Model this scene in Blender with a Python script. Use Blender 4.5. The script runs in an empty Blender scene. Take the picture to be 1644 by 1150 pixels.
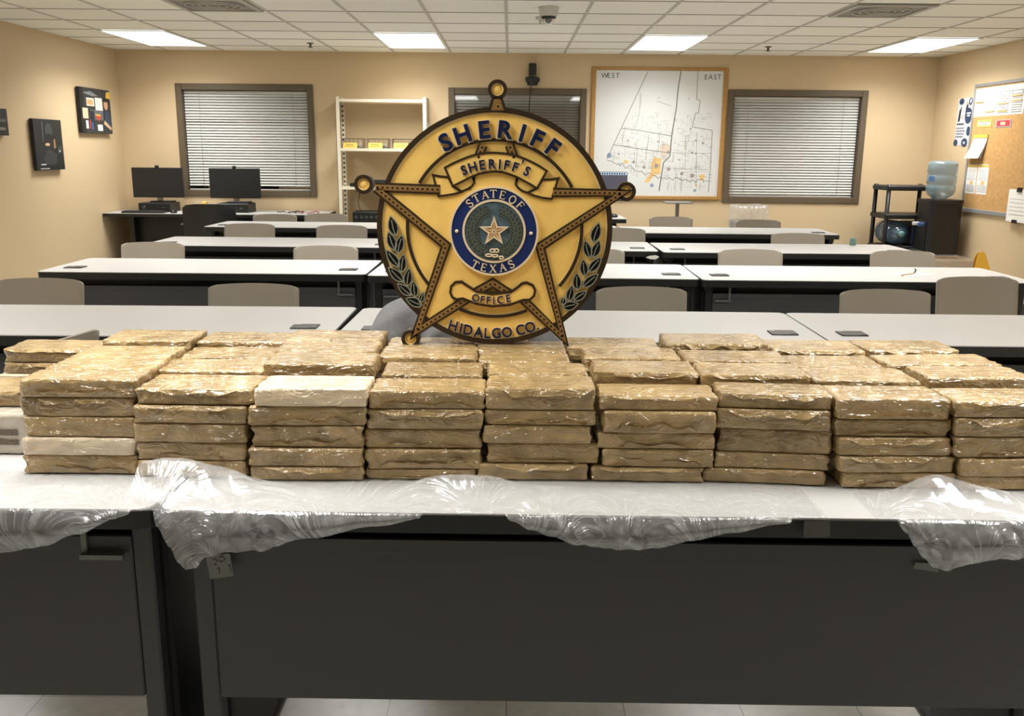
import bpy, math, random
from mathutils import Vector, Matrix, noise
random.seed(7)
S = bpy.context.scene
C = S.collection
PI = math.pi

# ------------------------------------------------------------------ camera
FPX, PITCH, YAW, ROLL, CAMH = 1459.35, -0.2245, 0.0032, 0.0088, 1.411
fwd = Vector((math.sin(YAW)*math.cos(PITCH), math.cos(YAW)*math.cos(PITCH), math.sin(PITCH)))
rgt0 = Vector((math.cos(YAW), -math.sin(YAW), 0)); up0 = rgt0.cross(fwd)
rgt = rgt0*math.cos(ROLL) + up0*math.sin(ROLL); upv = up0*math.cos(ROLL) - rgt0*math.sin(ROLL)
cam = bpy.data.cameras.new('camera'); cam.sensor_width = 36; cam.lens = 36*FPX/1644; cam.clip_start = .05
co = bpy.data.objects.new('camera', cam); C.objects.link(co)
M = Matrix((rgt, upv, -fwd)).transposed().to_4x4(); M.translation = Vector((0, 0, CAMH))
co.matrix_world = M
S.camera = co
# ------------------------------------------------------------------ world, exposure
w = bpy.data.worlds.new('world'); S.world = w; w.use_nodes = True
w.node_tree.nodes['Background'].inputs[0].default_value = (.75, .8, .9, 1)
w.node_tree.nodes['Background'].inputs[1].default_value = .02
S.view_settings.view_transform = 'Standard'; S.view_settings.look = 'None'
S.view_settings.exposure = 0.6; S.view_settings.gamma = 1
LIGHT_STRENGTH = 3.0      # glow of the diffuser panels
PANEL_WATTS = 22.0         # light each ceiling panel throws down
LIGHT_COLOR = (1.0, .98, .945)

# ------------------------------------------------------------------ measuring helpers (photo pixel -> point on a plane of the room)
def ray(x, y): return rgt*((x-822)/FPX) - upv*((y-575)/FPX) + fwd
def at_y(x, y, Y):
    d = ray(x, y); return Vector((0, 0, CAMH)) + d*(Y/d.y)
def at_z(x, y, z):
    d = ray(x, y); return Vector((0, 0, CAMH)) + d*((z-CAMH)/d.z)
def at_x(x, y, X):
    d = ray(x, y); return Vector((0, 0, CAMH)) + d*(X/d.x)

# ------------------------------------------------------------------ materials
def srgb(c):
    if isinstance(c, str): c = [int(c[i:i+2], 16) for i in (0, 2, 4)]
    r = []
    for v in c[:3]:
        v /= 255
        r.append(v/12.92 if v <= .04045 else ((v+.055)/1.055)**2.4)
    return (*r, 1)
MATS = {}
def mat(name, col, rough=.5, metal=0, bump=0, bscale=200, bstretch=(1, 1, 1), var=0, vscale=8, spec=.5, coat=0, emit=0, coord='Object', bdist=.002, rnd=False):
    if name in MATS: return MATS[name]
    m = bpy.data.materials.new(name); m.use_nodes = True; nt = m.node_tree; N = nt.nodes; L = nt.links
    b = N['Principled BSDF']
    c = srgb(col)
    b.inputs['Base Color'].default_value = c; b.inputs['Roughness'].default_value = rough; b.inputs['Metallic'].default_value = metal
    b.inputs['Specular IOR Level'].default_value = spec; b.inputs['Coat Weight'].default_value = coat; b.inputs['Coat Roughness'].default_value = .15
    if emit:
        b.inputs['Emission Color'].default_value = c; b.inputs['Emission Strength'].default_value = emit
    if bump or var:
        tc = N.new('ShaderNodeTexCoord'); src = tc.outputs[coord]
        if rnd:
            oi = N.new('ShaderNodeObjectInfo'); ad = N.new('ShaderNodeVectorMath'); ad.operation = 'MULTIPLY_ADD'
            cx = N.new('ShaderNodeCombineXYZ')
            for i in range(3): L.new(oi.outputs['Random'], cx.inputs[i])
            L.new(cx.outputs[0], ad.inputs[0]); ad.inputs[1].default_value = (37, 53, 71); L.new(src, ad.inputs[2]); src = ad.outputs[0]
    if bump:
        mp = N.new('ShaderNodeMapping'); mp.inputs['Scale'].default_value = bstretch; L.new(src, mp.inputs[0])
        n = N.new('ShaderNodeTexNoise'); n.inputs['Scale'].default_value = bscale; n.inputs['Detail'].default_value = 4; L.new(mp.outputs[0], n.inputs['Vector'])
        bp = N.new('ShaderNodeBump'); bp.inputs['Strength'].default_value = bump; bp.inputs['Distance'].default_value = bdist
        L.new(n.outputs[0], bp.inputs['Height']); L.new(bp.outputs[0], b.inputs['Normal'])
    if var:
        n2 = N.new('ShaderNodeTexNoise'); n2.inputs['Scale'].default_value = vscale; n2.inputs['Detail'].default_value = 3; L.new(src, n2.inputs['Vector'])
        mr = N.new('ShaderNodeMapRange'); mr.inputs[1].default_value = .3; mr.inputs[2].default_value = .7; mr.inputs[3].default_value = 1-var; mr.inputs[4].default_value = 1+var
        L.new(n2.outputs[0], mr.inputs[0])
        mx = N.new('ShaderNodeVectorMath'); mx.operation = 'SCALE'; mx.inputs[0].default_value = c[:3]; L.new(mr.outputs[0], mx.inputs['Scale']); L.new(mx.outputs[0], b.inputs['Base Color'])
    MATS[name] = m; return m

# ------------------------------------------------------------------ object helpers
def V(*a): return Vector(a)
def obj(name, me, parent=None, loc=None, rot=None):
    o = bpy.data.objects.new(name, me); C.objects.link(o)
    if parent is not None: o.parent = parent
    if loc is not None: o.location = loc
    if rot is not None: o.rotation_euler = rot
    return o
def tag(o, label, cat, group=None):
    o['label'] = label; o['category'] = cat
    if group: o['group'] = group
    return o
def thing(name, label, cat, loc=(0, 0, 0), rz=0, group=None):
    o = obj(name, None, None, loc, (0, 0, rz)); o.empty_display_size = .05
    return tag(o, label, cat, group)
def structure(o): o['kind'] = 'structure'; return o
def copy_tree(o, parent=None):
    c = o.copy(); C.objects.link(c)
    if parent is not None: c.parent = parent
    for ch in list(o.children): copy_tree(ch, c)
    return c

class MB:
    def __init__(s): s.v = []; s.f = []; s.m = []; s.mats = []; s.cur = 0; s.sm = []
    def use(s, m):
        if m not in s.mats: s.mats.append(m)
        s.cur = s.mats.index(m); return s
    def add(s, vs, fs, smooth=False):
        o = len(s.v); s.v += [tuple(v) for v in vs]
        for f in fs: s.f.append([i+o for i in f]); s.m.append(s.cur); s.sm.append(smooth)
        return s
    def box(s, a, b, bev=0):
        x0, x1 = sorted((a[0], b[0])); y0, y1 = sorted((a[1], b[1])); z0, z1 = sorted((a[2], b[2]))
        if bev > 0:
            bev = min(bev, (x1-x0)*.45, (y1-y0)*.45, (z1-z0)*.45)
            vs = []; idx = {}
            for sx in (0, 1):
                for sy in (0, 1):
                    for sz in (0, 1):
                        X = x1 if sx else x0; Y = y1 if sy else y0; Z = z1 if sz else z0
                        dx = -bev if sx else bev; dy = -bev if sy else bev; dz = -bev if sz else bev
                        for k, p in enumerate(((X, Y+dy, Z+dz), (X+dx, Y, Z+dz), (X+dx, Y+dy, Z))):
                            idx[sx, sy, sz, k] = len(vs); vs.append(p)
            g = lambda *t: idx[t]
            fs = []
            for q in (0, 1):
                fs.append([g(q, 0, 0, 0), g(q, 1, 0, 0), g(q, 1, 1, 0), g(q, 0, 1, 0)])
                fs.append([g(0, q, 0, 1), g(1, q, 0, 1), g(1, q, 1, 1), g(0, q, 1, 1)])
                fs.append([g(0, 0, q, 2), g(1, 0, q, 2), g(1, 1, q, 2), g(0, 1, q, 2)])
            for p in (0, 1):
                for q in (0, 1):
                    fs.append([g(p, q, 0, 0), g(p, q, 1, 0), g(p, q, 1, 1), g(p, q, 0, 1)])
                    fs.append([g(p, 0, q, 0), g(p, 1, q, 0), g(p, 1, q, 2), g(p, 0, q, 2)])
                    fs.append([g(0, p, q, 1), g(1, p, q, 1), g(1, p, q, 2), g(0, p, q, 2)])
                    for r in (0, 1): fs.append([g(p, q, r, 0), g(p, q, r, 1), g(p, q, r, 2)])
            cen = V((x0+x1)/2, (y0+y1)/2, (z0+z1)/2)
            of = []
            for f in fs:
                a_, b_, c_ = (V(*vs[i]) for i in f[:3]); n = (b_-a_).cross(c_-a_)
                fc = sum((V(*vs[i]) for i in f), V(0, 0, 0))/len(f)
                of.append(f if n.dot(fc-cen) > 0 else f[::-1])
            seen = set(); out = []
            for f in of:
                k = tuple(sorted(f))
                if k not in seen: seen.add(k); out.append(f)
            return s.add(vs, out)
        vs = [(x0, y0, z0), (x1, y0, z0), (x1, y1, z0), (x0, y1, z0), (x0, y0, z1), (x1, y0, z1), (x1, y1, z1), (x0, y1, z1)]
        return s.add(vs, [[3, 2, 1, 0], [4, 5, 6, 7], [0, 1, 5, 4], [1, 2, 6, 5], [2, 3, 7, 6], [3, 0, 4, 7]])
    def prism(s, poly, fn, a, b, smooth=False):
        """poly: 2-D points; fn(u, v, w) -> 3-D; from depth a to depth b."""
        n = len(poly)
        ar = sum(poly[i][0]*poly[(i+1) % n][1]-poly[(i+1) % n][0]*poly[i][1] for i in range(n))
        if ar < 0: poly = poly[::-1]
        vs = [fn(u, v, a) for u, v in poly]+[fn(u, v, b) for u, v in poly]
        return s.add(vs, [list(range(n))[::-1], list(range(n, 2*n))]+[[i, (i+1) % n, (i+1) % n+n, i+n] for i in range(n)])
    def tube(s, pts, r, n=8, cap=True, closed=False):
        pts = [V(*p) for p in pts]; k = len(pts); rs = r if isinstance(r, (list, tuple)) else [r]*k
        up = None; vs = []; 
        for i, p in enumerate(pts):
            if closed: t = pts[(i+1) % k]-pts[i-1]
            else: t = (pts[min(i+1, k-1)]-pts[max(i-1, 0)])
            t.normalize()
            if up is None: up = t.orthogonal().normalized()
            up = (up-t*up.dot(t)).normalized(); sd = t.cross(up)
            for j in range(n):
                a = 2*PI*j/n; vs.append(p+(up*math.cos(a)+sd*math.sin(a))*rs[i])
        fs = []
        for i in range(k if closed else k-1):
            for j in range(n):
                i2 = (i+1) % k
                fs.append([i*n+j, i*n+(j+1) % n, i2*n+(j+1) % n, i2*n+j])
        if cap and not closed: fs += [list(range(n))[::-1], [(k-1)*n+j for j in range(n)]]
        return s.add(vs, fs, True)
    def lathe(s, prof, n=24, c=(0, 0, 0), fn=None, smooth=True):
        vs = []; k = len(prof)
        for r, z in prof:
            for j in range(n):
                a = 2*PI*j/n; p = (r*math.cos(a), r*math.sin(a), z)
                vs.append(fn(*p) if fn else (c[0]+p[0], c[1]+p[1], c[2]+p[2]))
        fs = [[i*n+j, i*n+(j+1) % n, (i+1)*n+(j+1) % n, (i+1)*n+j] for i in range(k-1) for j in range(n)]
        s.add(vs, fs, smooth)
        o = len(s.v)-len(vs)
        s.f.append([o+j for j in range(n)][::-1]); s.m.append(s.cur); s.sm.append(False)
        s.f.append([o+(k-1)*n+j for j in range(n)]); s.m.append(s.cur); s.sm.append(False)
        return s
    def grid(s, nu, nv, fn, smooth=True):
        vs = [fn(i/(nu-1), j/(nv-1)) for j in range(nv) for i in range(nu)]
        return s.add(vs, [[j*nu+i, j*nu+i+1, (j+1)*nu+i+1, (j+1)*nu+i] for j in range(nv-1) for i in range(nu-1)], smooth)
    def mesh(s, name):
        me = bpy.data.meshes.new(name); me.from_pydata(s.v, [], s.f)
        for m in s.mats: me.materials.append(m)
        me.polygons.foreach_set('material_index', s.m); me.polygons.foreach_set('use_smooth', s.sm); me.update(); return me
    def build(s, name, parent=None, loc=None, rot=None): return obj(name, s.mesh(name), parent, loc, rot)
def mb(m): return MB().use(m)

# ------------------------------------------------------------------ palette
wall_m = mat('wall_paint', (204, 182, 146), .75, bump=.15, bscale=260, var=.02, vscale=1.2)
tile_m = None
white_lam = mat('white_laminate', (184, 183, 181), .42, var=.012, vscale=3)
black_edge = mat('black_edge_band', (17, 17, 17), .5)
dark_panel = mat('charcoal_metal', (60, 61, 64), .55, bump=.08, bscale=900)
leg_black = mat('black_metal', (15, 15, 16), .45)
grom_m = mat('grommet_grey', (62, 62, 62), .4)
grom_dark = mat('grommet_dark', (14, 14, 14), .5)
bronze = mat('bronze_frame', (92, 80, 62), .5)
chair_m = mat('taupe_plastic', (150, 142, 128), .5)
steel = mat('steel', (150, 150, 150), .35, metal=.8)
black_pl = mat('black_plastic', (20, 20, 21), .45)
screen_m = mat('dark_screen', (24, 27, 30), .35)
cream = mat('cream_metal', (226, 218, 196), .45)
clear_br = mat('clear_bracket', (104, 106, 104), .3)
paper = mat('white_paper', (238, 236, 230), .8)

# ------------------------------------------------------------------ room shell
XL, XR, YB, YF, ZC = -4.27, 4.63, 10.29, -3.2, 2.4355
T = .6096; GX, GY = -.0437, 9.784
def make_floor():
    m = bpy.data.materials.new('vinyl_tile'); m.use_nodes = True; nt = m.node_tree; N = nt.nodes; L = nt.links; b = N['Principled BSDF']
    tc = N.new('ShaderNodeTexCoord'); br = N.new('ShaderNodeTexBrick'); br.offset = 0; br.inputs['Scale'].default_value = 1
    br.inputs['Brick Width'].default_value = .305; br.inputs['Row Height'].default_value = .305; br.inputs['Mortar Size'].default_value = .0012
    br.inputs['Color1'].default_value = srgb((220, 217, 208)); br.inputs['Color2'].default_value = srgb((212, 209, 200)); br.inputs['Mortar'].default_value = srgb((120, 116, 108))
    n = N.new('ShaderNodeTexNoise'); n.inputs['Scale'].default_value = 18; n.inputs['Detail'].default_value = 8
    mx = N.new('ShaderNodeMixRGB'); mx.blend_type = 'MULTIPLY'; mx.inputs[0].default_value = .5
    L.new(tc.outputs['Object'], br.inputs[0]); L.new(tc.outputs['Object'], n.inputs[0]); L.new(br.outputs[0], mx.inputs[1]); L.new(n.outputs[0], mx.inputs[2]); L.new(mx.outputs[0], b.inputs[0])
    b.inputs['Roughness'].default_value = .3
    return m
structure(mb(make_floor()).box((XL-.1, YF-.1, -.1), (XR+.1, YB+.1, 0)).build('floor'))
def make_tile():
    m = bpy.data.materials.new('ceiling_tile'); m.use_nodes = True; nt = m.node_tree; N = nt.nodes; L = nt.links; b = N['Principled BSDF']
    b.inputs['Roughness'].default_value = .9
    tc = N.new('ShaderNodeTexCoord'); sp = N.new('ShaderNodeSeparateXYZ'); L.new(tc.outputs['Object'], sp.inputs[0])
    n = N.new('ShaderNodeTexNoise'); n.inputs['Scale'].default_value = 90; n.inputs['Detail'].default_value = 6; L.new(tc.outputs['Object'], n.inputs[0])
    # tile-to-tile tone: one white-noise value per 2x2 ft cell
    sn = N.new('ShaderNodeVectorMath'); sn.operation = 'SNAP'; sn.inputs[1].default_value = (T, T, 10)
    of = N.new('ShaderNodeVectorMath'); of.operation = 'SUBTRACT'; of.inputs[1].default_value = (GX % T, GY % T, -5); L.new(tc.outputs['Object'], of.inputs[0]); L.new(of.outputs[0], sn.inputs[0])
    wn = N.new('ShaderNodeTexWhiteNoise'); L.new(sn.outputs[0], wn.inputs[0])
    mr = N.new('ShaderNodeMapRange'); mr.inputs[3].default_value = .93; mr.inputs[4].default_value = 1.03; L.new(wn.outputs[0], mr.inputs[0])
    mr2 = N.new('ShaderNodeMapRange'); mr2.inputs[1].default_value = .35; mr2.inputs[2].default_value = .65; mr2.inputs[3].default_value = .95; mr2.inputs[4].default_value = 1.03; L.new(n.outputs[0], mr2.inputs[0])
    mu = N.new('ShaderNodeMath'); mu.operation = 'MULTIPLY'; L.new(mr.outputs[0], mu.inputs[0]); L.new(mr2.outputs[0], mu.inputs[1])
    sc = N.new('ShaderNodeVectorMath'); sc.operation = 'SCALE'; sc.inputs[0].default_value = srgb((240, 238, 228))[:3]; L.new(mu.outputs[0], sc.inputs['Scale']); L.new(sc.outputs[0], b.inputs[0])
    bp = N.new('ShaderNodeBump'); bp.inputs['Strength'].default_value = .3; bp.inputs['Distance'].default_value = .003; L.new(n.outputs[0], bp.inputs['Height']); L.new(bp.outputs[0], b.inputs['Normal'])
    return m
tile_m = make_tile()
structure(mb(tile_m).box((XL-.1, YF-.1, ZC), (XR+.1, YB+.1, ZC+.1)).build('ceiling'))
# suspended-ceiling grid bars
gm = mb(mat('ceiling_grid', (188, 184, 172), .6))
i = -20
while GX+T*i < XR:
    x = GX+T*i
    if x > XL: gm.box((x-.012, YF, ZC-.005), (x+.012, YB, ZC))
    i += 1
gm.use(mat('ceiling_tile_joint', (128, 124, 112), .8))
j = -25
while GY+T*j < YB:
    y = GY+T*j
    if y > YF: gm.box((XL, y-.006, ZC-.003), (XR, y+.006, ZC))
    j += 1
structure(gm.build('trim_1'))
structure(mb(wall_m).box((XL-.1, YF-.1, 0), (XL, YB+.1, ZC)).build('wall_left'))
structure(mb(wall_m).box((XR, YF-.1, 0), (XR+.1, YB+.1, ZC)).build('wall_right'))
structure(mb(wall_m).box((XL, YF-.1, 0), (XR, YF, ZC)).build('wall_front'))
WIN = [(-3.653, -2.156, .885, 2.092), (-.684, .822, .885, 2.072), (2.364, 3.889, .863, 2.08)]
bw = mb(wall_m); FR = .068; WD = .16
xs = [XL]+[v for a in WIN for v in (a[0]+.03, a[1]-.03)]+[XR]
for k in range(0, len(xs), 2): bw.box((xs[k], YB, 0), (xs[k+1], YB+WD, ZC))
for a in WIN:
    bw.box((a[0]+.03, YB, 0), (a[1]-.03, YB+WD, a[2]+.03)); bw.box((a[0]+.03, YB, a[3]-.03), (a[1]-.03, YB+WD, ZC))
structure(bw.build('wall_back'))
base_m = mat('baseboard_brown', (60, 52, 44), .6)
for nm, a, b in (('baseboard_left', (XL, YF, 0), (XL+.01, YB, .1)), ('baseboard_right', (XR-.01, YF, 0), (XR, YB, .1)), ('baseboard_back', (XL+.01, YB-.01, 0), (XR-.01, YB, .1))):
    structure(mb(base_m).box(a, b).build(nm))

def glass_mat():
    m = bpy.data.materials.new('window_glass'); m.use_nodes = True; nt = m.node_tree; N = nt.nodes; L = nt.links
    N.remove(N['Principled BSDF']); tr = N.new('ShaderNodeBsdfTransparent'); gl = N.new('ShaderNodeBsdfGlossy'); gl.inputs['Roughness'].default_value = .03
    fr = N.new('ShaderNodeFresnel'); fr.inputs[0].default_value = 1.52; mx = N.new('ShaderNodeMixShader'); ma = N.new('ShaderNodeMath'); ma.operation = 'MULTIPLY_ADD'; ma.inputs[1].default_value = 1; ma.inputs[2].default_value = .1
    L.new(fr.outputs[0], ma.inputs[0]); L.new(ma.outputs[0], mx.inputs[0]); L.new(tr.outputs[0], mx.inputs[1]); L.new(gl.outputs[0], mx.inputs[2]); L.new(mx.outputs[0], N['Material Output'].inputs[0])
    return m
glass = glass_mat()
night = mat('night_glass_backing', (20, 20, 20), .6)
slat_m = mat('blind_slat', (206, 207, 203), .5)
cord_m = mat('blind_cord', (150, 150, 146), .7)
for k, (x0, x1, z0, z1) in enumerate(WIN):
    fr = mb(bronze)
    for a, b in (((x0, YB-.02, z0), (x0+FR, YB+.11, z1)), ((x1-FR, YB-.02, z0), (x1, YB+.11, z1)), ((x0+FR, YB-.02, z1-FR), (x1-FR, YB+.11, z1)), ((x0+FR, YB-.02, z0), (x1-FR, YB+.11, z0+FR))): fr.box(a, b, .006)
    root = obj('window_%d' % (k+1), None, None, (0, 0, 0)); structure(root)
    structure(fr.build('window_frame', root))
    structure(mb(night).box((x0+.03, YB+.115, z0+.03), (x1-.03, YB+.13, z1-.03)).build('window_backing', root))
    bx0, bx1 = x0+FR+.006, x1-FR-.006; zt, zb = z1-FR-.005, z0+FR+.012
    yb = YB+.075 if k == 1 else YB+.05
    bl = mb(slat_m); bl.box((bx0, yb-.014, zt-.03), (bx1, yb+.014, zt), .003)
    n = int((zt-.035-zb)/.03); tilt = math.radians(51 if k == 1 else 55)
    for q in range(n):
        z = zt-.045-q*.03; dz = .0165*math.sin(tilt); dy = .0165*math.cos(tilt)
        if q in ((9, 10) if k == 0 else ()): dz *= .75
        sgn = 1 if k != 1 else -1
        bl.add([(bx0, yb-dy, z-dz), (bx1, yb-dy, z-dz), (bx1, yb, z+.0012), (bx0, yb, z+.0012), (bx0, yb+dy, z+dz), (bx1, yb+dy, z+dz)], [[0, 1, 2, 3], [3, 2, 5, 4]], True)
    bl.box((bx0, yb-.012, zb-.012), (bx1, yb+.012, zb), .003)
    bo = bl.build('blind', root); structure(bo)
    cd = mb(cord_m)
    for t in (.12, .88): 
        x = bx0+(bx1-bx0)*t; cd.tube([(x, yb-.015, zt-.02), (x, yb-.015, zb)], .0016, 5)
    structure(cd.build('blind_cord', root))
    yg = YB+.03 if k == 1 else YB+.1
    structure(mb(glass).box((x0+FR, yg, z0+FR), (x1-FR, yg+.005, z1-FR)).build('window_pane', root))

# ------------------------------------------------------------------ ceiling lights
frame_m = mat('troffer_frame', (225, 224, 218), .5)
diff_m = bpy.data.materials.new('light_diffuser'); diff_m.use_nodes = True
nt = diff_m.node_tree; nt.nodes.remove(nt.nodes['Principled BSDF']); em = nt.nodes.new('ShaderNodeEmission'); em.inputs[0].default_value = (*LIGHT_COLOR, 1); em.inputs[1].default_value = LIGHT_STRENGTH
nt.links.new(em.outputs[0], nt.nodes['Material Output'].inputs[0])
lights_lab = {0: 'lit ceiling panel at the far left, above the canvas prints', 1: 'lit ceiling panel left of the middle, above the open shelf unit', 2: 'lit ceiling panel in front of the wall map', 3: 'lit ceiling panel at the far right, beside the cork board wall'}
light0 = None
for r, yc in enumerate((GY-T, GY-T*7, GY-T*13)):
    for q, ci in enumerate((-5.5, -1.5, 2.5, 6.5)):
        lab = lights_lab[q] if r == 0 else 'lit ceiling panel overhead, in the part of the ceiling nearer the camera'
        if light0 is None:
            light0 = thing('ceiling_light', lab, 'ceiling light', group='recessed ceiling light panels')
            f = mb(frame_m)
            for a, b in (((-T/2, -T, -.008), (-T/2+.025, T, 0)), ((T/2-.025, -T, -.008), (T/2, T, 0)), ((-T/2+.025, -T, -.008), (T/2-.025, -T+.025, 0)), ((-T/2+.025, T-.025, -.008), (T/2-.025, T, 0))): f.box(a, b)
            f.build('frame', light0)
            mb(diff_m).box((-T/2+.025, -T+.025, -.006), (T/2-.025, T-.025, -.001)).build('diffuser', light0)
            al_ = bpy.data.lights.new('panel_light', 'AREA'); al_.shape = 'RECTANGLE'; al_.size = T-.06; al_.size_y = 2*T-.06; al_.energy = PANEL_WATTS; al_.color = LIGHT_COLOR; al_.spread = math.radians(140)
            obj('panel_light', al_, light0, (0, 0, -.0065))
            o = light0
        else: o = copy_tree(light0)
        o['label'] = lab; o.location = (GX+T*ci, yc, ZC-.0055)

# ------------------------------------------------------------------ ceiling fittings
vent_m = mat('vent_metal', (176, 172, 163), .6); vent_d = mat('vent_slot', (140, 136, 128), .7)
for lab, ci in (('grey square air vent in the ceiling left of the lights', -3.5), ('grey square air vent in the ceiling at the right side', 4.5)):
    t = thing('ceiling_vent', lab, 'air vent', (GX+T*ci, GY-T*4.5, ZC-.004), group='ceiling air vents')
    f = mb(vent_m)
    for a, b in (((-.29, -.29, -.012), (-.25, .29, 0)), ((.25, -.29, -.012), (.29, .29, 0)), ((-.25, -.29, -.012), (.25, -.25, 0)), ((-.25, .25, -.012), (.25, .29, 0))): f.box(a, b)
    f.build('frame', t)
    mb(vent_d).box((-.25, -.25, -.003), (.25, .25, 0)).build('backing', t)
    sl = mb(vent_m)
    for k in range(1, 5):
        r0 = .25*k/5; r = [(r0*math.cos(a*PI/24), r0*math.sin(a*PI/24), -.008) for a in range(48)]; sl.tube(r, .006, 6, closed=True)
    sl.build('louver', t)
spr_m = mat('sprinkler_metal', (92, 88, 78), .4, metal=.6)
for lab, p in (('fire sprinkler head left of the middle, above the first blind window', (-2.0, 9.5)), ('fire sprinkler head at the right, above the right window', (2.538, 9.45))):
    o = mb(spr_m).lathe([(.035, 0), (.035, -.006), (.012, -.01), (.01, -.035), (.017, -.038), (.024, -.04), (.024, -.044), (.002, -.045)], 16).build('fire_sprinkler', None, (p[0], p[1], ZC))
    tag(o, lab, 'sprinkler', 'ceiling fire sprinklers')
t = thing('dome_camera', 'white dome security camera hanging from the ceiling', 'security camera', (.268, 7.05, ZC))
mb(mat('camera_white', (196, 194, 186), .5)).lathe([(.075, 0), (.075, -.008), (.066, -.06), (.055, -.066), (.0, -.067)], 32).build('housing', t)
mb(black_pl).lathe([(.055, -.066), (.056, -.075), (.05, -.08), (.0, -.08)], 24).build('camera_body', t)
sph = [(.045*math.cos(a), -.078-.05*math.sin(a)) for a in [PI/2*k/8 for k in range(9)]]
mb(black_pl).lathe([(.032*math.cos(a), -.08-.036*math.sin(a)) for a in [PI/2*k/6 for k in range(6)]]+[(.0005, -.117)], 20).build('lens_ball', t)
mb(glass).lathe(sph[:-1]+[(.0005, -.128)], 24).build('clear_dome', t)
mb(mat('camera_white', 0)).box((-.095, -.02, -.085), (-.05, .02, -.065), .004).box((-.07, -.015, -.115), (-.05, .015, -.085), .004).build('side_bracket', t)

# ------------------------------------------------------------------ training tables
def rrect(x0, y0, x1, y1, r, n=5):
    p = []
    for cx, cy, a0 in ((x1-r, y1-r, 0), (x0+r, y1-r, 90), (x0+r, y0+r, 180), (x1-r, y0+r, 270)):
        for k in range(n+1):
            a = math.radians(a0+90*k/n); p.append((cx+r*math.cos(a), cy+r*math.sin(a)))
    return p
XYZ = lambda u, v, w: (u, v, w)
TL, TW, TH = 1.822, .66, .737
def make_table(name, depth=TW, front=False):
    t = thing(name, 'x', 'table')
    h = TL/2
    mb(black_edge).prism(rrect(-h, 0, h, depth, .035), XYZ, TH-.04, TH-.004).build('edge_band', t)
    mb(white_lam).prism(rrect(-h+.003, .003, h-.003, depth-.003, .033), XYZ, TH-.0039, TH).build('tabletop', t)
    p = mb(dark_panel)
    p.box((-h+.075, .072, .29), (h-.075, .084, .652), .003); p.box((-h+.075, .069, .622), (h-.075, .0719, .652), .001)
    p.box((-h+.075, .084, .29), (h-.075, .11, .298), .002)
    p.build('modesty_panel', t)
    for sx in (-1, 1):
        x = sx*(h-.055)
        lg = mb(dark_panel if front else leg_black)
        lg.box((x-.02, .074, .04), (x+.02, .115, TH-.041), .004)
        lg.use(leg_black); lg.box((x-.032, .116, .03), (x+.032, .44, TH-.075), .006); lg.box((x-.028, .08, TH-.074), (x+.028, .6, TH-.041), .004)
        lg.box((x-.03, .03, 0), (x+.03, .63, .028), .008)
        lg.build('leg', t)
        g = mb(grom_m); gx = sx*(h-.13)
        g.prism([(gx-.045, .15), (gx+.02, .15), (gx+.02, .163), (gx+.05, .163), (gx+.05, .235), (gx-.02, .235), (gx-.02, .222), (gx-.05, .222), (gx-.05, .163)], XYZ, TH+.0003, TH+.005)
        g.use(grom_dark).box((gx-.05, .152, TH+.0002), (gx+.05, .233, TH+.0035))
        if not front: g.build('cable_grommet', t)
        b = mb(clear_br); bx = x-sx*.03
        b.box((bx-sx*.075, .062, TH-.128), (bx-sx*.086, .068, TH-.042)); b.box((bx, .05, TH-.128), (bx-sx*.086, .068, TH-.118))
        b.build('wire_bracket', t)
    mb(black_edge).box((-h+.088, .12, TH-.19), (h-.088, .14, TH-.041)).build('rail', t)
    w = mb(leg_black).box((-h+.1, .2, TH-.1), (h-.1, .34, TH-.06), .004); w.build('wire_tray', t)
    return t
tab = make_table('training_table')
ROWN = ['first', 'second', 'third', 'fourth']
rows = [[(-1.572, 3.265, .004), (.262, 3.235, -.018), (2.088, 3.205, -.012)],
        [(-1.705, 4.995, 0), (.125, 4.93, -.022), (1.955, 4.88, -.01)],
        [(-1.71, 6.43, -.02), (.125, 6.34, -.02), (1.968, 6.27, .004)],
        [(-1.785, 8.0, -.03), (.045, 7.87, -.03), (1.892, 7.76, -.02)]]
side = ['left', 'middle', 'right']
first = True
for r, rw in enumerate(rows):
    for q, (xc, yf, rz) in enumerate(rw):
        t = tab if first else copy_tree(tab); first = False
        t.location = (xc, yf, 0); t.rotation_euler = (0, 0, rz); t['category'] = 'table'; t['group'] = 'rows of training tables behind the bricks'
        t['label'] = 'white-topped black training table at the %s of the %s row behind the bricks' % (side[q], ROWN[r])

# front tables that carry the bricks
FT = .705
ft = make_table('front_table', FT, True); ft.location = (.238, 1.612, 0); ft.rotation_euler = (0, 0, -.013)
tag(ft, 'long front table with dark panel carrying the brown bricks', 'table', 'front tables under the bricks')
ft2 = copy_tree(ft); ft2.location = (-1.592, 1.628, 0); ft2.rotation_euler = (0, 0, -.004)
tag(ft2, 'front table at the left edge, mostly out of frame, dark panel and leg', 'table', 'front tables under the bricks')
for ch in list(ft.children):
    if ch.name.startswith('wire_bracket'): bpy.data.objects.remove(ch)

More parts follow.
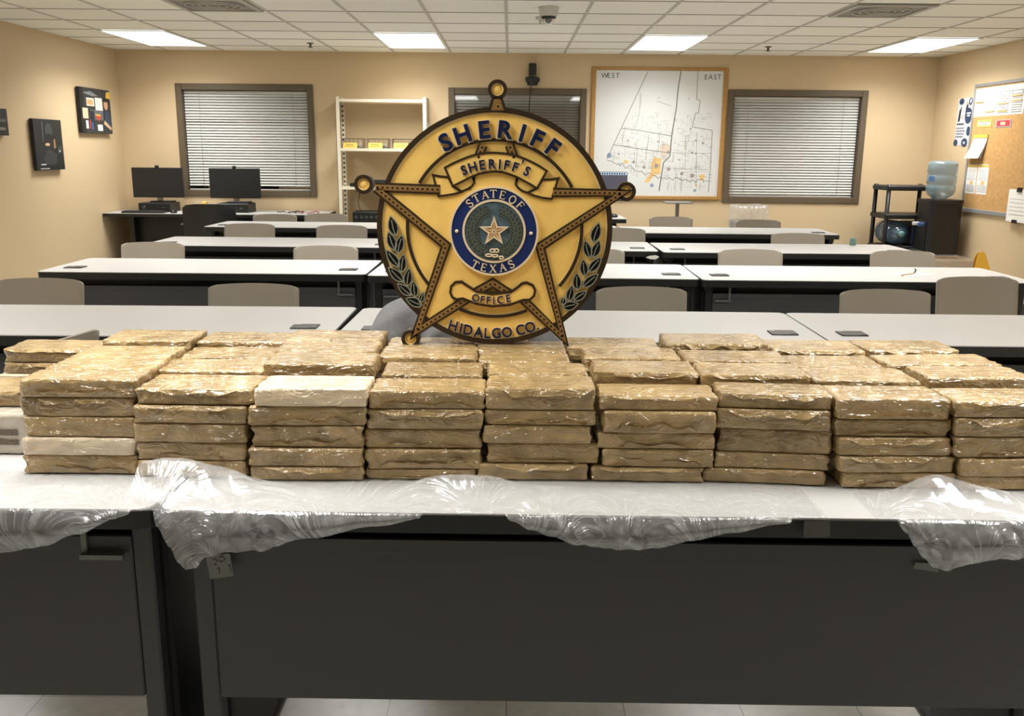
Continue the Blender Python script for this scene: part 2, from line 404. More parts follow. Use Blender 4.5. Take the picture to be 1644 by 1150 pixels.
# ------------------------------------------------------------------ chairs
def make_chair():
    t = thing('shell_chair', 'x', 'chair')
    W = .457
    # profile (y forward = towards camera is -y; seat front at -y); points (y, z)
    prof = [(-.23, .435), (-.2, .452), (-.1, .447), (.02, .44), (.1, .437), (.155, .452), (.185, .5), (.2, .58), (.215, .68), (.228, .76), (.232, .785)]
    def f(u, v, off=0):
        s = v*(len(prof)-1); k = min(int(s), len(prof)-2); a = s-k
        y = prof[k][0]*(1-a)+prof[k+1][0]*a; z = prof[k][1]*(1-a)+prof[k+1][1]*a
        wd = W*(.93 if v > .5 else .98); 
        dd = (1-v)*.66
        if dd < .05: wd -= 2*(.05-math.sqrt(max(0, .05**2-(.05-dd)**2)))
        if v < .08: wd *= 1-.08*((.08-v)/.08)**2
        x = (u-.5)*wd; e = abs(x)/(W/2)
        if v > .5: y += -.045*e**2.5; z -= .010*e**2*max(0, (v-.7)/.3)
        else: z += .02*e**3
        return (x, y, z)
    nu, nv = 17, 51
    P = [[f(i/(nu-1), 1-(1-j/(nv-1))**1.8) for i in range(nu)] for j in range(nv)]
    def shell(j0, j1):
        m = mb(chair_m); vs = []; th = .009
        for off in (0, 1):
            for j in range(j0, j1+1):
                for i in range(nu):
                    p = V(*P[j][i]); a = V(*P[min(j+1, nv-1)][i])-V(*P[max(j-1, 0)][i]); b = V(*P[j][min(i+1, nu-1)])-V(*P[j][max(i-1, 0)])
                    n = b.cross(a).normalized(); vs.append(p-n*th*off)
        R = j1-j0+1; fs = []; o = R*nu
        for j in range(R-1):
            for i in range(nu-1):
                q = [j*nu+i, j*nu+i+1, (j+1)*nu+i+1, (j+1)*nu+i]; fs += [q, [k+o for k in q][::-1]]
        rim = [i for i in range(nu)]+[j*nu+nu-1 for j in range(1, R)]+[(R-1)*nu+i for i in range(nu-2, -1, -1)]+[j*nu for j in range(R-2, 0, -1)]
        for k in range(len(rim)):
            a, b = rim[k], rim[(k+1) % len(rim)]; fs.append([b, a, a+o, b+o])
        return m.add(vs, fs, True)
    shell(0, 17).build('seat', t); shell(17, nv-1).build('backrest', t)
    for sx in (-1, 1):
        mb(leg_black).tube([(sx*.19, -.17, .425), (sx*.215, -.2, .2), (sx*.225, -.215, 0)], .011, 8).build('leg', t)
        mb(leg_black).tube([(sx*.19, .12, .42), (sx*.21, .19, .2), (sx*.22, .225, 0)], .011, 8).build('leg', t)
    mb(leg_black).tube([(-.19, -.17, .422), (.19, -.17, .422)], .01, 8).tube([(-.19, .12, .418), (.19, .12, .418)], .01, 8).tube([(-.19, -.17, .422), (-.19, .12, .418)], .01, 8).tube([(.19, -.17, .422), (.19, .12, .418)], .01, 8).build('seat_frame', t)
    return t
ch0 = make_chair()
# (x centre, y of backrest, turn, label)
chairs = [(-2.285, 4.42, 0, 'grey shell chair at the left frame edge, behind the first table row'),
 (-1.213, 4.30, 0, 'second grey shell chair from the left behind the first table row'),
 (.625, 4.30, 0, 'grey shell chair behind the first table row just right of the badge'),
 (1.774, 4.28, 0, 'low grey chair behind the first table row, left of the large-looking chair'),
 (2.45, 4.76, 0, 'large-looking grey chair pulled back against the second table row at the right'),
 (-2.417, 6.2, 0, 'left grey chair behind the second table row, near the left wall'),
 (-1.22, 6.06, 0, 'grey chair behind the second table row, just left of the badge'),
 (.54, 6.02, 0, 'grey chair half hidden by the right edge of the badge, second row'),
 (1.594, 6.06, 0, 'grey chair in the middle right behind the second table row'),
 (2.6, 6.05, 0, 'rightmost grey chair behind the second table row, near the brown bin'),
 (-2.222, 7.84, 0, 'left grey chair behind the third table row, below the second monitor'),
 (-1.42, 7.75, 0, 'right grey chair of the left pair behind the third table row'),
 (.92, 7.7, 0, 'grey chair behind the third table row, right beside the badge edge'),
 (2.3, 7.33, 0, 'rightmost grey chair behind the third table row, below the right window'),
 (-2.3, 9.0, 0, 'grey chair behind the fourth table row, beside the black office chair'),
 (-1.83, 9.15, 0, 'grey chair behind the fourth table row, in front of the open shelf unit'),
 (1.595, 9.13, 0, 'grey chair behind the fourth table row, in front of the metal lectern stand'),
 (2.375, 8.8, 0, 'grey chair behind the fourth table row, in front of the plastic-lined bin')]
first = True
for x, y, rz, lab in chairs:
    c = ch0 if first else copy_tree(ch0); first = False
    c.location = (x, y-.23, 0); c.rotation_euler = (0, 0, rz); c['label'] = lab; c['category'] = 'chair'; c['group'] = 'grey shell chairs'
c = copy_tree(ch0); c.location = (-1.72, 3.05, 0); c.rotation_euler = (0, 0, math.radians(-103)); c['label'] = 'grey shell chair turned sideways right behind the bricks at left'; c['category'] = 'chair'; c['group'] = 'grey shell chairs'
c.location.z = 0
# ------------------------------------------------------------------ wrapped bricks
def brick_mat(name, col, light):
    m = bpy.data.materials.new(name); m.use_nodes = True; nt = m.node_tree; N = nt.nodes; L = nt.links; b = N['Principled BSDF']
    tc = N.new('ShaderNodeTexCoord'); oi = N.new('ShaderNodeObjectInfo'); cx = N.new('ShaderNodeCombineXYZ')
    for i in range(3): L.new(oi.outputs['Random'], cx.inputs[i])
    ad = N.new('ShaderNodeVectorMath'); ad.operation = 'MULTIPLY_ADD'; L.new(cx.outputs[0], ad.inputs[0]); ad.inputs[1].default_value = (37, 53, 71); L.new(tc.outputs['Object'], ad.inputs[2])
    def nz(scale, stretch, detail=4, dist=0):
        mp = N.new('ShaderNodeMapping'); mp.inputs['Scale'].default_value = stretch; L.new(ad.outputs[0], mp.inputs[0])
        n = N.new('ShaderNodeTexNoise'); n.inputs['Scale'].default_value = scale; n.inputs['Detail'].default_value = detail; n.inputs['Distortion'].default_value = dist; L.new(mp.outputs[0], n.inputs['Vector']); return n
    # tone: blotches of tape over paper + per-brick shift
    n1 = nz(11, (1.3, .7, 1.2), 3, 1.0)
    mr = N.new('ShaderNodeMapRange'); mr.inputs[1].default_value = .32; mr.inputs[2].default_value = .68; mr.inputs[3].default_value = 0; mr.inputs[4].default_value = 1; L.new(n1.outputs[0], mr.inputs[0])
    mx = N.new('ShaderNodeMixRGB'); mx.inputs[1].default_value = srgb(col); mx.inputs[2].default_value = srgb(light); L.new(mr.outputs[0], mx.inputs[0])
    hs = N.new('ShaderNodeHueSaturation'); mv = N.new('ShaderNodeMapRange'); mv.inputs[3].default_value = .88; mv.inputs[4].default_value = 1.1; L.new(oi.outputs['Random'], mv.inputs[0]); L.new(mv.outputs[0], hs.inputs['Value']); L.new(mx.outputs[0], hs.inputs['Color'])
    L.new(hs.outputs[0], b.inputs['Base Color'])
    # wrinkles: streaks along the brick + crumple
    n2 = nz(75, (.16, 1, 1), 3, .8); n3 = nz(30, (.6, 1, 1), 3, 1.5)
    rd = N.new('ShaderNodeMath'); rd.operation = 'SUBTRACT'; rd.inputs[1].default_value = .5; L.new(n3.outputs[0], rd.inputs[0])
    ab = N.new('ShaderNodeMath'); ab.operation = 'ABSOLUTE'; L.new(rd.outputs[0], ab.inputs[0])
    sm = N.new('ShaderNodeMath'); sm.operation = 'MULTIPLY_ADD'; sm.inputs[1].default_value = 3.0; L.new(ab.outputs[0], sm.inputs[0]); L.new(n2.outputs[0], sm.inputs[2])
    bp = N.new('ShaderNodeBump'); bp.inputs['Strength'].default_value = .5; bp.inputs['Distance'].default_value = .006; L.new(sm.outputs[0], bp.inputs['Height']); L.new(bp.outputs[0], b.inputs['Normal'])
    bc = N.new('ShaderNodeBump'); bc.inputs['Strength'].default_value = .8; bc.inputs['Distance'].default_value = .009; L.new(sm.outputs[0], bc.inputs['Height']); L.new(bc.outputs[0], b.inputs['Coat Normal'])
    b.inputs['Roughness'].default_value = .42; b.inputs['Coat Weight'].default_value = 1; b.inputs['Coat Roughness'].default_value = .05; b.inputs['Coat IOR'].default_value = 1.65; b.inputs['Specular IOR Level'].default_value = .4
    return m
brown_wrap = brick_mat('brown_tape_wrap', (144, 119, 76), (182, 155, 107))
pale_wrap = brick_mat('pale_tape_wrap', (216, 196, 164), (226, 208, 178))
def brick_mesh(w, d, h, seed, m, nx=34, ny=22, nz=9, skew=0):
    """a soft-edged block: every face a grid, pushed in and out by folds in the wrapping."""
    off = V(seed*13.7 % 91, seed*7.3 % 57, seed*3.1 % 83); rr = .0045
    def P(x, y, z):
        c = V(max(-w/2+rr, min(w/2-rr, x)), max(-d/2+rr, min(d/2-rr, y)), max(rr, min(h-rr, z)))
        n = V(x, y, z)-c
        n = n.normalized() if n.length > 1e-9 else V(0, 0, 1)
        p = c+n*rr
        q = p+off
        low = noise.noise(q*9)*.002
        ridge = (abs(noise.noise(V(q.x*14+noise.noise(q*20)*.8, q.y*40, q.z*46)))-.25)*-.0055
        edge = max(0, abs(x)/(w/2)-.8)/.2
        crum = (abs(noise.noise(q*38))-.2)*-.012*edge
        a = low+ridge+crum
        if abs(n.z) > .25: a *= .45; a = min(a, .0006)
        p += n*a
        p.z = max(.0002, min(h-.0001, p.z))
        return p
    g = mb(m)
    g.grid(nx, ny, lambda u, v: P((u-.5)*w, (v-.5)*d, h)); g.grid(nx, ny, lambda u, v: P((.5-u)*w, (v-.5)*d, 0))
    g.grid(nx, nz, lambda u, v: P((u-.5)*w, -d/2, v*h)); g.grid(nx, nz, lambda u, v: P((.5-u)*w, d/2, v*h))
    g.grid(ny, nz, lambda u, v: P(-w/2, (.5-u)*d, v*h)); g.grid(ny, nz, lambda u, v: P(w/2, (u-.5)*d, v*h))
    me = g.mesh('brick'); import bmesh
    bm = bmesh.new(); bm.from_mesh(me); bmesh.ops.remove_doubles(bm, verts=bm.verts, dist=.00012); bm.to_mesh(me); bm.free()
    return me
def flap_mesh(w, h, seed, m, where):
    """a loose lip of wrapping along the front face: ragged lower edge, standing a little off the brick."""
    rnd = random.Random(seed); x0 = -w*rnd.uniform(.30, .47); x1 = w*rnd.uniform(.28, .47); dp = h*rnd.uniform(.16, .42); o = rnd.uniform(0, 50)
    g = mb(m)
    def f(u, v):
        x = x0+(x1-x0)*u; n = noise.noise(V(x*26+o, 0, seed)); e = min(1, min(u, 1-u)*9)
        drop = dp*(.75+.7*n)*e
        if where > 0: z = h*.93-drop*v; y = -.001-.0055*v*(.7+.8*noise.noise(V(x*40, o, 3)))
        else: z = h*.07+drop*v; y = -.001-.0055*v*(.7+.8*noise.noise(V(x*40, o, 3)))
        return (x, y-.0004, z)
    g.grid(26, 4, f)
    return g.mesh('wrapper_flap')
ORD = ['first', 'second', 'third', 'fourth', 'fifth', 'sixth', 'seventh', 'eighth', 'ninth']
LAY = ['bottom brick', 'second brick up', 'middle brick', 'fourth brick up', 'topmost brick']
Z0 = .7395
TOPS = [[.781, .820, .863, .906, .946], [.775, .815, .857, .895, .930], [.771, .810, .857, .898, .938], [.763, .806, .849, .892, .931], [.775, .820, .859, .892, .939],
        [.771, .810, .846, .894, .926], [.771, .805, .858, .901, .933], [.773, .809, .848, .886, .930], [.769, .808, .853, .893, .928]]
XS = [[(-1.018, -.779), (-1.013, -.778), (-1.009, -.777), (-1.015, -.773), (-1.006, -.767)],
      [(-.776, -.547), (-.773, -.546), (-.774, -.541), (-.771, -.536), (-.765, -.525)],
      [(-.532, -.300), (-.536, -.302), (-.528, -.299), (-.533, -.294), (-.516, -.288)],
      [(-.298, -.068), (-.297, -.057), (-.296, -.057), (-.290, -.054), (-.286, -.050)],
      [(-.065, .165), (-.043, .187), (-.052, .170), (-.048, .178), (-.045, .178)],
      [(.174, .408), (.198, .428), (.184, .427), (.193, .426), (.187, .428)],
      [(.412, .660), (.433, .668), (.439, .668), (.430, .660), (.434, .660)],
      [(.687, .918), (.677, .911), (.672, .902), (.663, .899), (.663, .890)],
      [(.922, 1.157), (.920, 1.154), (.906, 1.139), (.903, 1.133), (.895, 1.127)]]
YFR = [1.812, 1.800, 1.782, 1.794, 1.794, 1.790, 1.784, 1.765, 1.759]
RZ = [0, -.012, 0, 0, -.012, -.02, -.085, .006, .018]
seed = 0
def add_brick(x0, x1, y0, y1, z0, z1, lab, rz=0, pale=False, flap=None, group='bricks in the front stacks'):
    global seed; seed += 1
    w, d, h = x1-x0, y1-y0, z1-z0
    m = pale_wrap if pale else brown_wrap
    o = obj('wrapped_brick', brick_mesh(w, d, h, seed, m), None, ((x0+x1)/2, (y0+y1)/2, z0), (0, 0, rz))
    tag(o, lab, 'wrapped package', group)
    if flap: obj('wrapper_flap', flap_mesh(w, h, seed, m, flap), o, (0, -d/2+.0006, 0))
    return o
rr = random.Random(3)
for c in range(9):
    z = Z0
    for k in range(5):
        x0, x1 = XS[c][k]; zt = TOPS[c][k]; pale = (c, k) in ((0, 1), (2, 4))
        dy = rr.uniform(-.006, .006) if k else 0; dep = .118 if c else .086
        if k == 4: dep = .084 if c == 0 else (.128 if c == 1 else .112); dy = 0
        if c == 5 and k == 4: dep = .1
        if c == 6 and k == 4: dep = .095
        what = ('pale cream wrapped brick, ' if pale else 'brown taped brick, ')+LAY[k]
        lab = what+' of the %s front stack from the left' % ORD[c]
        fl = rr.choice([1, -1, 1, -1, None]); rz = RZ[c]+rr.uniform(-.01, .01)
        add_brick(x0, x1, YFR[c]+dy, YFR[c]+dy+dep, z, zt-.0005, lab, rz, pale, None if pale else fl)
        z = zt
# rows behind: what shows of them is the top layer (and, under it, the bricks that carry it)
BACK = {(0, 1): (-1.0, -.772, 1.902, 2.01, .946, 0), (0, 2): (-1.0, -.776, 2.014, 2.14, .946, 0), (0, 3): (-.988, -.775, 2.15, 2.29, .956, 0),
        (1, 1): (-.79, -.54, 1.94, 2.06, .934, 0), (1, 2): (-.770, -.55, 2.064, 2.185, .936, 0), (1, 3): (-.768, -.55, 2.19, 2.318, .947, 0),
        (2, 1): (-.535, -.296, 1.926, 2.048, .955, 0), (2, 2): (-.543, -.308, 2.052, 2.168, .956, 0), (2, 3): (-.546, -.312, 2.172, 2.30, .957, -.01),
        (3, 1): (-.278, -.062, 1.914, 2.036, .936, .012), (3, 2): (-.302, -.077, 2.045, 2.168, .945, 0), (3, 3): (-.304, -.082, 2.176, 2.30, .940, -.01),
        (4, 1): (-.045, .172, 1.92, 2.026, .939, 0), (4, 2): (-.070, .14, 2.03, 2.13, .9395, 0), (4, 3): (-.076, .136, 2.14, 2.262, .9405, 0),
        (5, 1): (.187, .410, 1.912, 2.03, .945, -.02), (5, 2): (.178, .398, 2.055, 2.17, .945, 0), (5, 3): (.145, .372, 2.19, 2.315, .940, 0),
        (6, 1): (.418, .648, 1.90, 2.016, .945, -.02), (6, 2): (.407, .645, 2.03, 2.15, .945, -.01), (6, 3): (.385, .636, 2.17, 2.30, .956, 0),
        (7, 1): (.662, .89, 1.905, 2.03, .932, 0), (7, 2): (.656, .866, 2.036, 2.155, .933, 0), (7, 3): (.645, .872, 2.17, 2.30, .941, -.02),
        (8, 1): (.912, 1.15, 1.925, 2.04, .936, .035), (8, 2): (.874, 1.146, 2.052, 2.165, .936, .05), (8, 3): (.88, 1.11, 2.185, 2.312, .940, .02)}
hid = [brick_mesh(.218, .108, .038, 900+k, brown_wrap, 14, 8, 4) for k in range(3)]
ROWB = ['', 'second row back', 'third row back', 'rear row']
for (c, r), (x0, x1, y0, y1, zt, rz) in BACK.items():
    h = rr.uniform(.036, .042)
    if (c, r) == (8, 1): h = .045
    fl = rr.choice([1, -1, None])
    add_brick(x0, x1, y0, y1, zt-h, zt, 'brown taped brick on top of the pile, %s column from the left, %s' % (ORD[c], ROWB[r]), rz, False, fl, 'bricks on top of the pile')
    n = 4; hh = (zt-h-.0005-Z0)/n
    for k in range(n):
        seed += 1
        o = obj('wrapped_brick', hid[(c+k+r) % 3], None, ((x0+x1)/2+rr.uniform(-.003, .003), (y0+y1)/2+(.012 if r == 1 else 0), Z0+hh*k), (0, 0, rz*.3)); o.scale = ((x1-x0-.012)/.224, (y1-y0-.006)/.112, hh*.985/.038)
        tag(o, 'brown taped brick inside the pile, under its top layer behind the front stacks', 'wrapped package', 'bricks under the top layer')
# curled corner of wrapping on the eighth column, rear row
for o in list(C.objects):
    if o.get('label', '').startswith('brown taped brick on top of the pile, eighth column from the left, rear'):
        g = mb(brown_wrap); g.grid(8, 6, lambda u, v: (-.112+.018*u+.008*v, -.062+.02*v-.004*u, .034+.016*v*(1-u)+.004*u)); g.build('wrapper_flap', o)
# left-hand bricks on the neighbouring table
LB = [(-1.262, -1.04, 2.19, 2.31, Z0, .785, 'brown taped brick at the bottom of the short rear stack at the far left', False),
      (-1.262, -1.04, 2.19, 2.31, .7855, .825, 'brown taped brick second in the short rear stack at the far left', False),
      (-1.268, -1.04, 2.185, 2.31, .8255, .860, 'pale wrapped brick third in the short rear stack at the far left', True),
      (-1.252, -1.03, 2.19, 2.31, .8605, .889, 'brown taped brick fourth in the short rear stack at the far left', False),
      (-1.249, -1.022, 2.19, 2.31, .8895, .924, 'brown taped brick topping the short rear stack at the far left', False),
      (-1.30, -1.07, 1.985, 2.11, .8355, .873, 'brown taped brick at left frame edge, resting on the clear plastic packet', False)]
for a in LB: add_brick(*a[:7], 0, a[7], None if a[7] else 1, 'bricks at the far left')
# clear packet with a mesh label under that brick
t = thing('plastic_packet', 'clear plastic wrapped packet with mesh strip at left frame edge, under a brick', 'packet', (-1.19, 2.0, Z0))
g = brick_mesh(.24, .13, .094, 777, mat('foil_wrap', (190, 182, 166), .22, bump=.9, bscale=60, bdist=.004, coat=.6, var=.12, vscale=22), 24, 14, 9)
obj('packet_body', g, t)
mm = mb(mat('mesh_strip', (104, 94, 78), .5, bump=.8, bscale=420, var=.5, vscale=420)); mm.grid(20, 4, lambda u, v: (-.10+.2*u, -.0665-.001*math.sin(u*9), .022+.012*v)); mm.grid(20, 4, lambda u, v: (-.10+.2*u, -.0665-.001*math.sin(u*9), .044+.014*v)); mm.build('mesh_strip', t)

# ------------------------------------------------------------------ clear plastic sheets on the front tables
def film_mat(name, pulled):
    m = bpy.data.materials.new(name); m.use_nodes = True; nt = m.node_tree; N = nt.nodes; L = nt.links; N.remove(N['Principled BSDF'])
    tc = N.new('ShaderNodeTexCoord')
    mp = N.new('ShaderNodeMapping'); mp.inputs['Scale'].default_value = (1, 1, 1); L.new(tc.outputs['Object'], mp.inputs[0])
    mp.inputs['Rotation'].default_value = (0, 1.1, -.6); mp.inputs['Scale'].default_value = (.1, 1, 1)
    if pulled:      # creases run along the pull of the sheet (stored as its UV: across the pull, along the pull)
        uv = N.new('ShaderNodeUVMap'); uv.uv_map = 'pull'; L.new(uv.outputs[0], mp.inputs[0])
        mp.inputs['Rotation'].default_value = (0, 0, 0); mp.inputs['Scale'].default_value = (.2, .10, 1)
    n = N.new('ShaderNodeTexNoise'); n.inputs['Scale'].default_value = 46; n.inputs['Detail'].default_value = 3; n.inputs['Distortion'].default_value = .35; L.new(mp.outputs[0], n.inputs['Vector'])
    nb = N.new('ShaderNodeTexNoise'); nb.inputs['Scale'].default_value = 7; nb.inputs['Detail'].default_value = 2; L.new(tc.outputs['Object'], nb.inputs['Vector'])
    s = N.new('ShaderNodeMath'); s.operation = 'SUBTRACT'; s.inputs[1].default_value = .5; L.new(n.outputs[0], s.inputs[0]); a = N.new('ShaderNodeMath'); a.operation = 'ABSOLUTE'; L.new(s.outputs[0], a.inputs[0])
    bp = N.new('ShaderNodeBump'); bp.inputs['Strength'].default_value = .6; bp.inputs['Distance'].default_value = .010; L.new(a.outputs[0], bp.inputs['Height'])
    gl = N.new('ShaderNodeBsdfGlossy'); gl.inputs['Roughness'].default_value = .12; L.new(bp.outputs[0], gl.inputs['Normal'])
    df = N.new('ShaderNodeBsdfDiffuse'); df.inputs[0].default_value = (.92, .92, .92, 1); tl = N.new('ShaderNodeBsdfTranslucent'); tl.inputs[0].default_value = (.8, .8, .8, 1)
    L.new(bp.outputs[0], df.inputs['Normal'])
    dm = N.new('ShaderNodeMixShader'); dm.inputs[0].default_value = .4; L.new(df.outputs[0], dm.inputs[1]); L.new(tl.outputs[0], dm.inputs[2])
    tr = N.new('ShaderNodeBsdfTransparent'); tr.inputs[0].default_value = (.97, .97, .97, 1)
    # haze is denser on the crests of the creases
    mr = N.new('ShaderNodeMapRange'); mr.inputs[1].default_value = 0; mr.inputs[2].default_value = .055; mr.inputs[3].default_value = .46; mr.inputs[4].default_value = .14; L.new(a.outputs[0], mr.inputs[0])
    # creases come and go over the sheet, with a finer crumple between them
    mk_ = N.new('ShaderNodeMapRange'); mk_.inputs[1].default_value = .42; mk_.inputs[2].default_value = .66; mk_.inputs[3].default_value = 0; mk_.inputs[4].default_value = 1; L.new(nb.outputs[0], mk_.inputs[0])
    nc = N.new('ShaderNodeTexNoise'); nc.inputs['Scale'].default_value = 30; nc.inputs['Detail'].default_value = 6; nc.inputs['Roughness'].default_value = .65; nc.inputs['Distortion'].default_value = .8; L.new(tc.outputs['Object'], nc.inputs['Vector'])
    mc_ = N.new('ShaderNodeMapRange'); mc_.inputs[1].default_value = .35; mc_.inputs[2].default_value = .72; mc_.inputs[3].default_value = .12; mc_.inputs[4].default_value = .42; L.new(nc.outputs[0], mc_.inputs[0])
    mm_ = N.new('ShaderNodeMix'); L.new(mk_.outputs[0], mm_.inputs[0]); L.new(mc_.outputs[0], mm_.inputs[2]); L.new(mr.outputs[0], mm_.inputs[3]); hz = mm_.outputs[0]
    m1 = N.new('ShaderNodeMixShader'); L.new(hz, m1.inputs[0]); L.new(tr.outputs[0], m1.inputs[1]); L.new(dm.outputs[0], m1.inputs[2])
    fr = N.new('ShaderNodeLayerWeight'); fr.inputs[0].default_value = .25
    ma = N.new('ShaderNodeMath'); ma.operation = 'MULTIPLY_ADD'; ma.inputs[1].default_value = .22; ma.inputs[2].default_value = .06; L.new(fr.outputs['Facing'], ma.inputs[0])
    m2 = N.new('ShaderNodeMixShader'); L.new(ma.outputs[0], m2.inputs[0]); L.new(m1.outputs[0], m2.inputs[1]); L.new(gl.outputs[0], m2.inputs[2]); L.new(m2.outputs[0], N['Material Output'].inputs[0])
    return m
film = film_mat('clear_plastic_film', True); film_loose = film_mat('clear_plastic_liner', False)
def interp(pts, x):
    if x <= pts[0][0]: return pts[0][1]
    for (a, b), (c, d) in zip(pts, pts[1:]):
        if x <= c: t = (x-a)/(c-a); t = t*t*(3-2*t); return b+(d-b)*t
    return pts[-1][1]
def edge_y(x): return 1.606-.013*(x-.238)
def sheet(name, lab, drop_px, humps, nx, seed, zo=0, gather=()):
    """drop_px: photo px of the hanging hem; turned into metres below the table top at the table edge."""
    pts = []
    for px, py in drop_px:
        p = at_y(px, abs(py), 1.60); pts.append((p.x, max(.003, TH-p.z) if py > 0 else .003))
    x0, x1 = pts[0][0], pts[-1][0]; NB, NH = 26, 22
    YBK = 1.83
    def f(u, v):
        x = x0+(x1-x0)*u; ye = edge_y(x); dr = interp(pts, x)
        a = NB/(NB+NH)
        if v <= a:
            s = v/a; y = YBK+(ye-YBK)*s; z = TH+.0012+zo
            q = V(x*6+seed, y*16, seed)
            wr = abs(noise.noise(V(x*9+y*14+seed, y*5-x*4, 3)))*.010+abs(noise.noise(V(x*31, y*26+x*11, seed)))*.004
            yf = interp([(-.56, 1.80), (-.52, 1.772), (.35, 1.778), (.45, 1.766), (.6, 1.75)], x)
            fade = min(1, max(0, (yf-.012-y)/.04)); fe = min(1, (y-ye)/.03)
            z += wr*fade*(.35+.65*fe)
            for hx, hw, hy, hz in humps:
                e = ((x-hx)/hw)**2+((y-hy)/.052)**2
                z += hz*math.exp(-e)*min(1, max(0, (yf-.004-y)/.02))
            return (x, y, z)
        s = (v-a)/(1-a); d = dr*s
        z = TH+.0012-d
        rip = noise.noise(V(x*11+seed, z*3-x*2, 1))*.016+abs(noise.noise(V(x*30+z*16+seed, z*7, 5)))*.017
        y = ye-.003-(.005+max(0, rip))*min(1, s*2.2)*min(1, dr/.04)
        bulge = .012*math.sin(min(1, s)*PI)*min(1, dr/.05)
        if dr < .006: z = TH+.0012; y = ye+.002-.001*s
        return (x+.012*noise.noise(V(x*5, z*12, seed))*s, y-bulge, z)
    g = mb(film); g.grid(nx, NB+NH+1, f)
    o = g.build(name); me = o.data; uvl = me.uv_layers.new(name='pull')
    gp = [(at_y(a, b, 1.6).x, TH-at_y(a, b, 1.6).z) for a, b in gather]      # where the sheet is pinched: (x, distance below the table edge)
    uvv = []
    for v in me.vertices:
        x, y, z = v.co; sv = (TH-z) if z < TH-.004 else -(y-edge_y(x))
        W_ = A_ = R_ = 0
        for gx_, gs in gp:
            dx, ds = x-gx_, gs-sv; r = math.hypot(dx, ds)+.004; wt = 1/r**2
            W_ += wt; A_ += wt*math.atan2(dx, ds+.02 if ds > -.02 else .0001); R_ += wt*r
        uvv.append((A_/W_+seed, R_/W_+.04*noise.noise(V(x*9, sv*9, seed))))
    for lp in me.loops: uvl.data[lp.index].uv = uvv[lp.vertex_index]
    return tag(o, lab, 'plastic sheet', 'clear plastic sheets over the front tables')
sheet('plastic_sheet', 'clear plastic sheet on the left front table, its hem sloping up to the gap', [(-260, 905), (-100, 905), (0, 893), (60, 882), (120, 864), (184, 838)], [], 130, 2, 0, ((186, 836), (-120, 980)))
sheet('plastic_sheet', 'clear plastic sheet draped over the long front table, from the gap to the middle right', [(185, 837), (215, 821), (234, 814), (240, 813), (252, 850), (272, 880), (290, 904), (302, 914), (316, 912), (330, 896), (352, 892), (372, 890), (388, 889), (400, 887), (500, 868), (600, 849), (700, 832), (765, 822), (808, 822), (820, 840), (850, 853), (880, 863), (920, 873), (960, 879), (1000, 882), (1060, 879), (1110, 869), (1180, 856), (1250, 842), (1292, 836), (1330, 828)],
      [(-.68, .15, 1.735, .062), (-.12, .09, 1.76, .03), (.10, .1, 1.70, .012), (-.03, .05, 1.72, .018)], 440, 5, .0008, ((345, 884), (240, 815), (770, 822), (990, 880), (1300, 836)))
sheet('plastic_sheet', 'bunched clear plastic sheet at the right end of the long front table', [(1412, 830), (1440, 838), (1452, 855), (1464, 875), (1478, 893), (1490, 906), (1505, 909), (1525, 907), (1550, 902), (1600, 893), (1650, 892), (1740, 890)],
      [(.86, .075, 1.725, .045), (.98, .06, 1.70, .015)], 220, 9, 0, ((1500, 908), (1420, 832), (1640, 900)))
# short pieces of tape on the front table
tape = mat('grey_tape', (104, 106, 104), .35, bump=.3, bscale=120); clear_t = mat('clear_tape', (70, 70, 68), .18, bump=.4, bscale=60); ink = mat('tape_marks', (38, 38, 38), .6)
P = lambda pts, Y: [(at_y(x, y, Y).x, at_y(x, y, Y).z) for x, y in pts]
FX = lambda Y: (lambda u, v, w: (u, Y-w, v))
t = thing('tape_piece', 'grey piece of tape with dark marks below the left corner of the long table', 'tape', (0, 0, 0))
mb(tape).prism(P([(330, 893), (369, 889), (375, 925), (338, 930)], 1.672), FX(1.672), 0, .0006).build('strip', t)
mm = mb(ink)
for q in ([(341, 899), (346, 897), (349, 902)], [(352, 895), (358, 893), (362, 898), (356, 903), (351, 899)], [(349, 914), (352, 911), (353, 921)], [(366, 908), (369, 906), (371, 919)], [(344, 905), (347, 905), (345, 908)]): mm.tube([V(p[0], 1.6712, p[1]) for p in P(q, 1.672)], .0009, 5)
mm.build('marks', t)
t = mb(clear_t).prism(P([(1291, 837), (1332, 837), (1333, 862), (1290, 864)], 1.592), FX(1.592), 0, .0005).build('tape_piece'); tag(t, 'dark shiny clear tape folded over the front table edge at right', 'tape')
t = mb(tape).prism(P([(1470, 903), (1508, 906), (1506, 919), (1466, 913)], 1.668), FX(1.668), 0, .0005).build('tape_piece'); tag(t, 'small grey tape holding the hem of the bunched right plastic sheet', 'tape')
# ------------------------------------------------------------------ the badge sign standing on the rear bricks
BY = 2.235
def Bp(x, y): p = at_y(x, y, BY); return (p.x, p.z)
BC = Bp(794.5, 366.5)
gold = mat('badge_gold', (248, 208, 116), .38, metal=.05, bump=.12, bscale=700, var=.05, vscale=30)
gold_lt = mat('badge_gold_edge', (246, 222, 158), .4)
rim_m = mat('badge_dark_bronze', (50, 36, 20), .42, metal=.15)
bead_m = mat('badge_bronze_band', (140, 108, 62), .42, metal=.3)
navy = mat('badge_navy', (12, 24, 62), .45, spec=.3)
navy_l = mat('badge_navy_ring', (22, 42, 98), .5, spec=.3)
creamy = mat('badge_cream', (226, 208, 176), .45)
silver = mat('badge_silver', (150, 156, 146), .4, metal=.4)
blackl = mat('badge_black_leaf', (9, 11, 11), .6, spec=.2)
teal = mat('badge_teal', (78, 100, 112), .55, var=.25, vscale=60)
leafg = mat('badge_leaf_green', (48, 58, 52), .45)
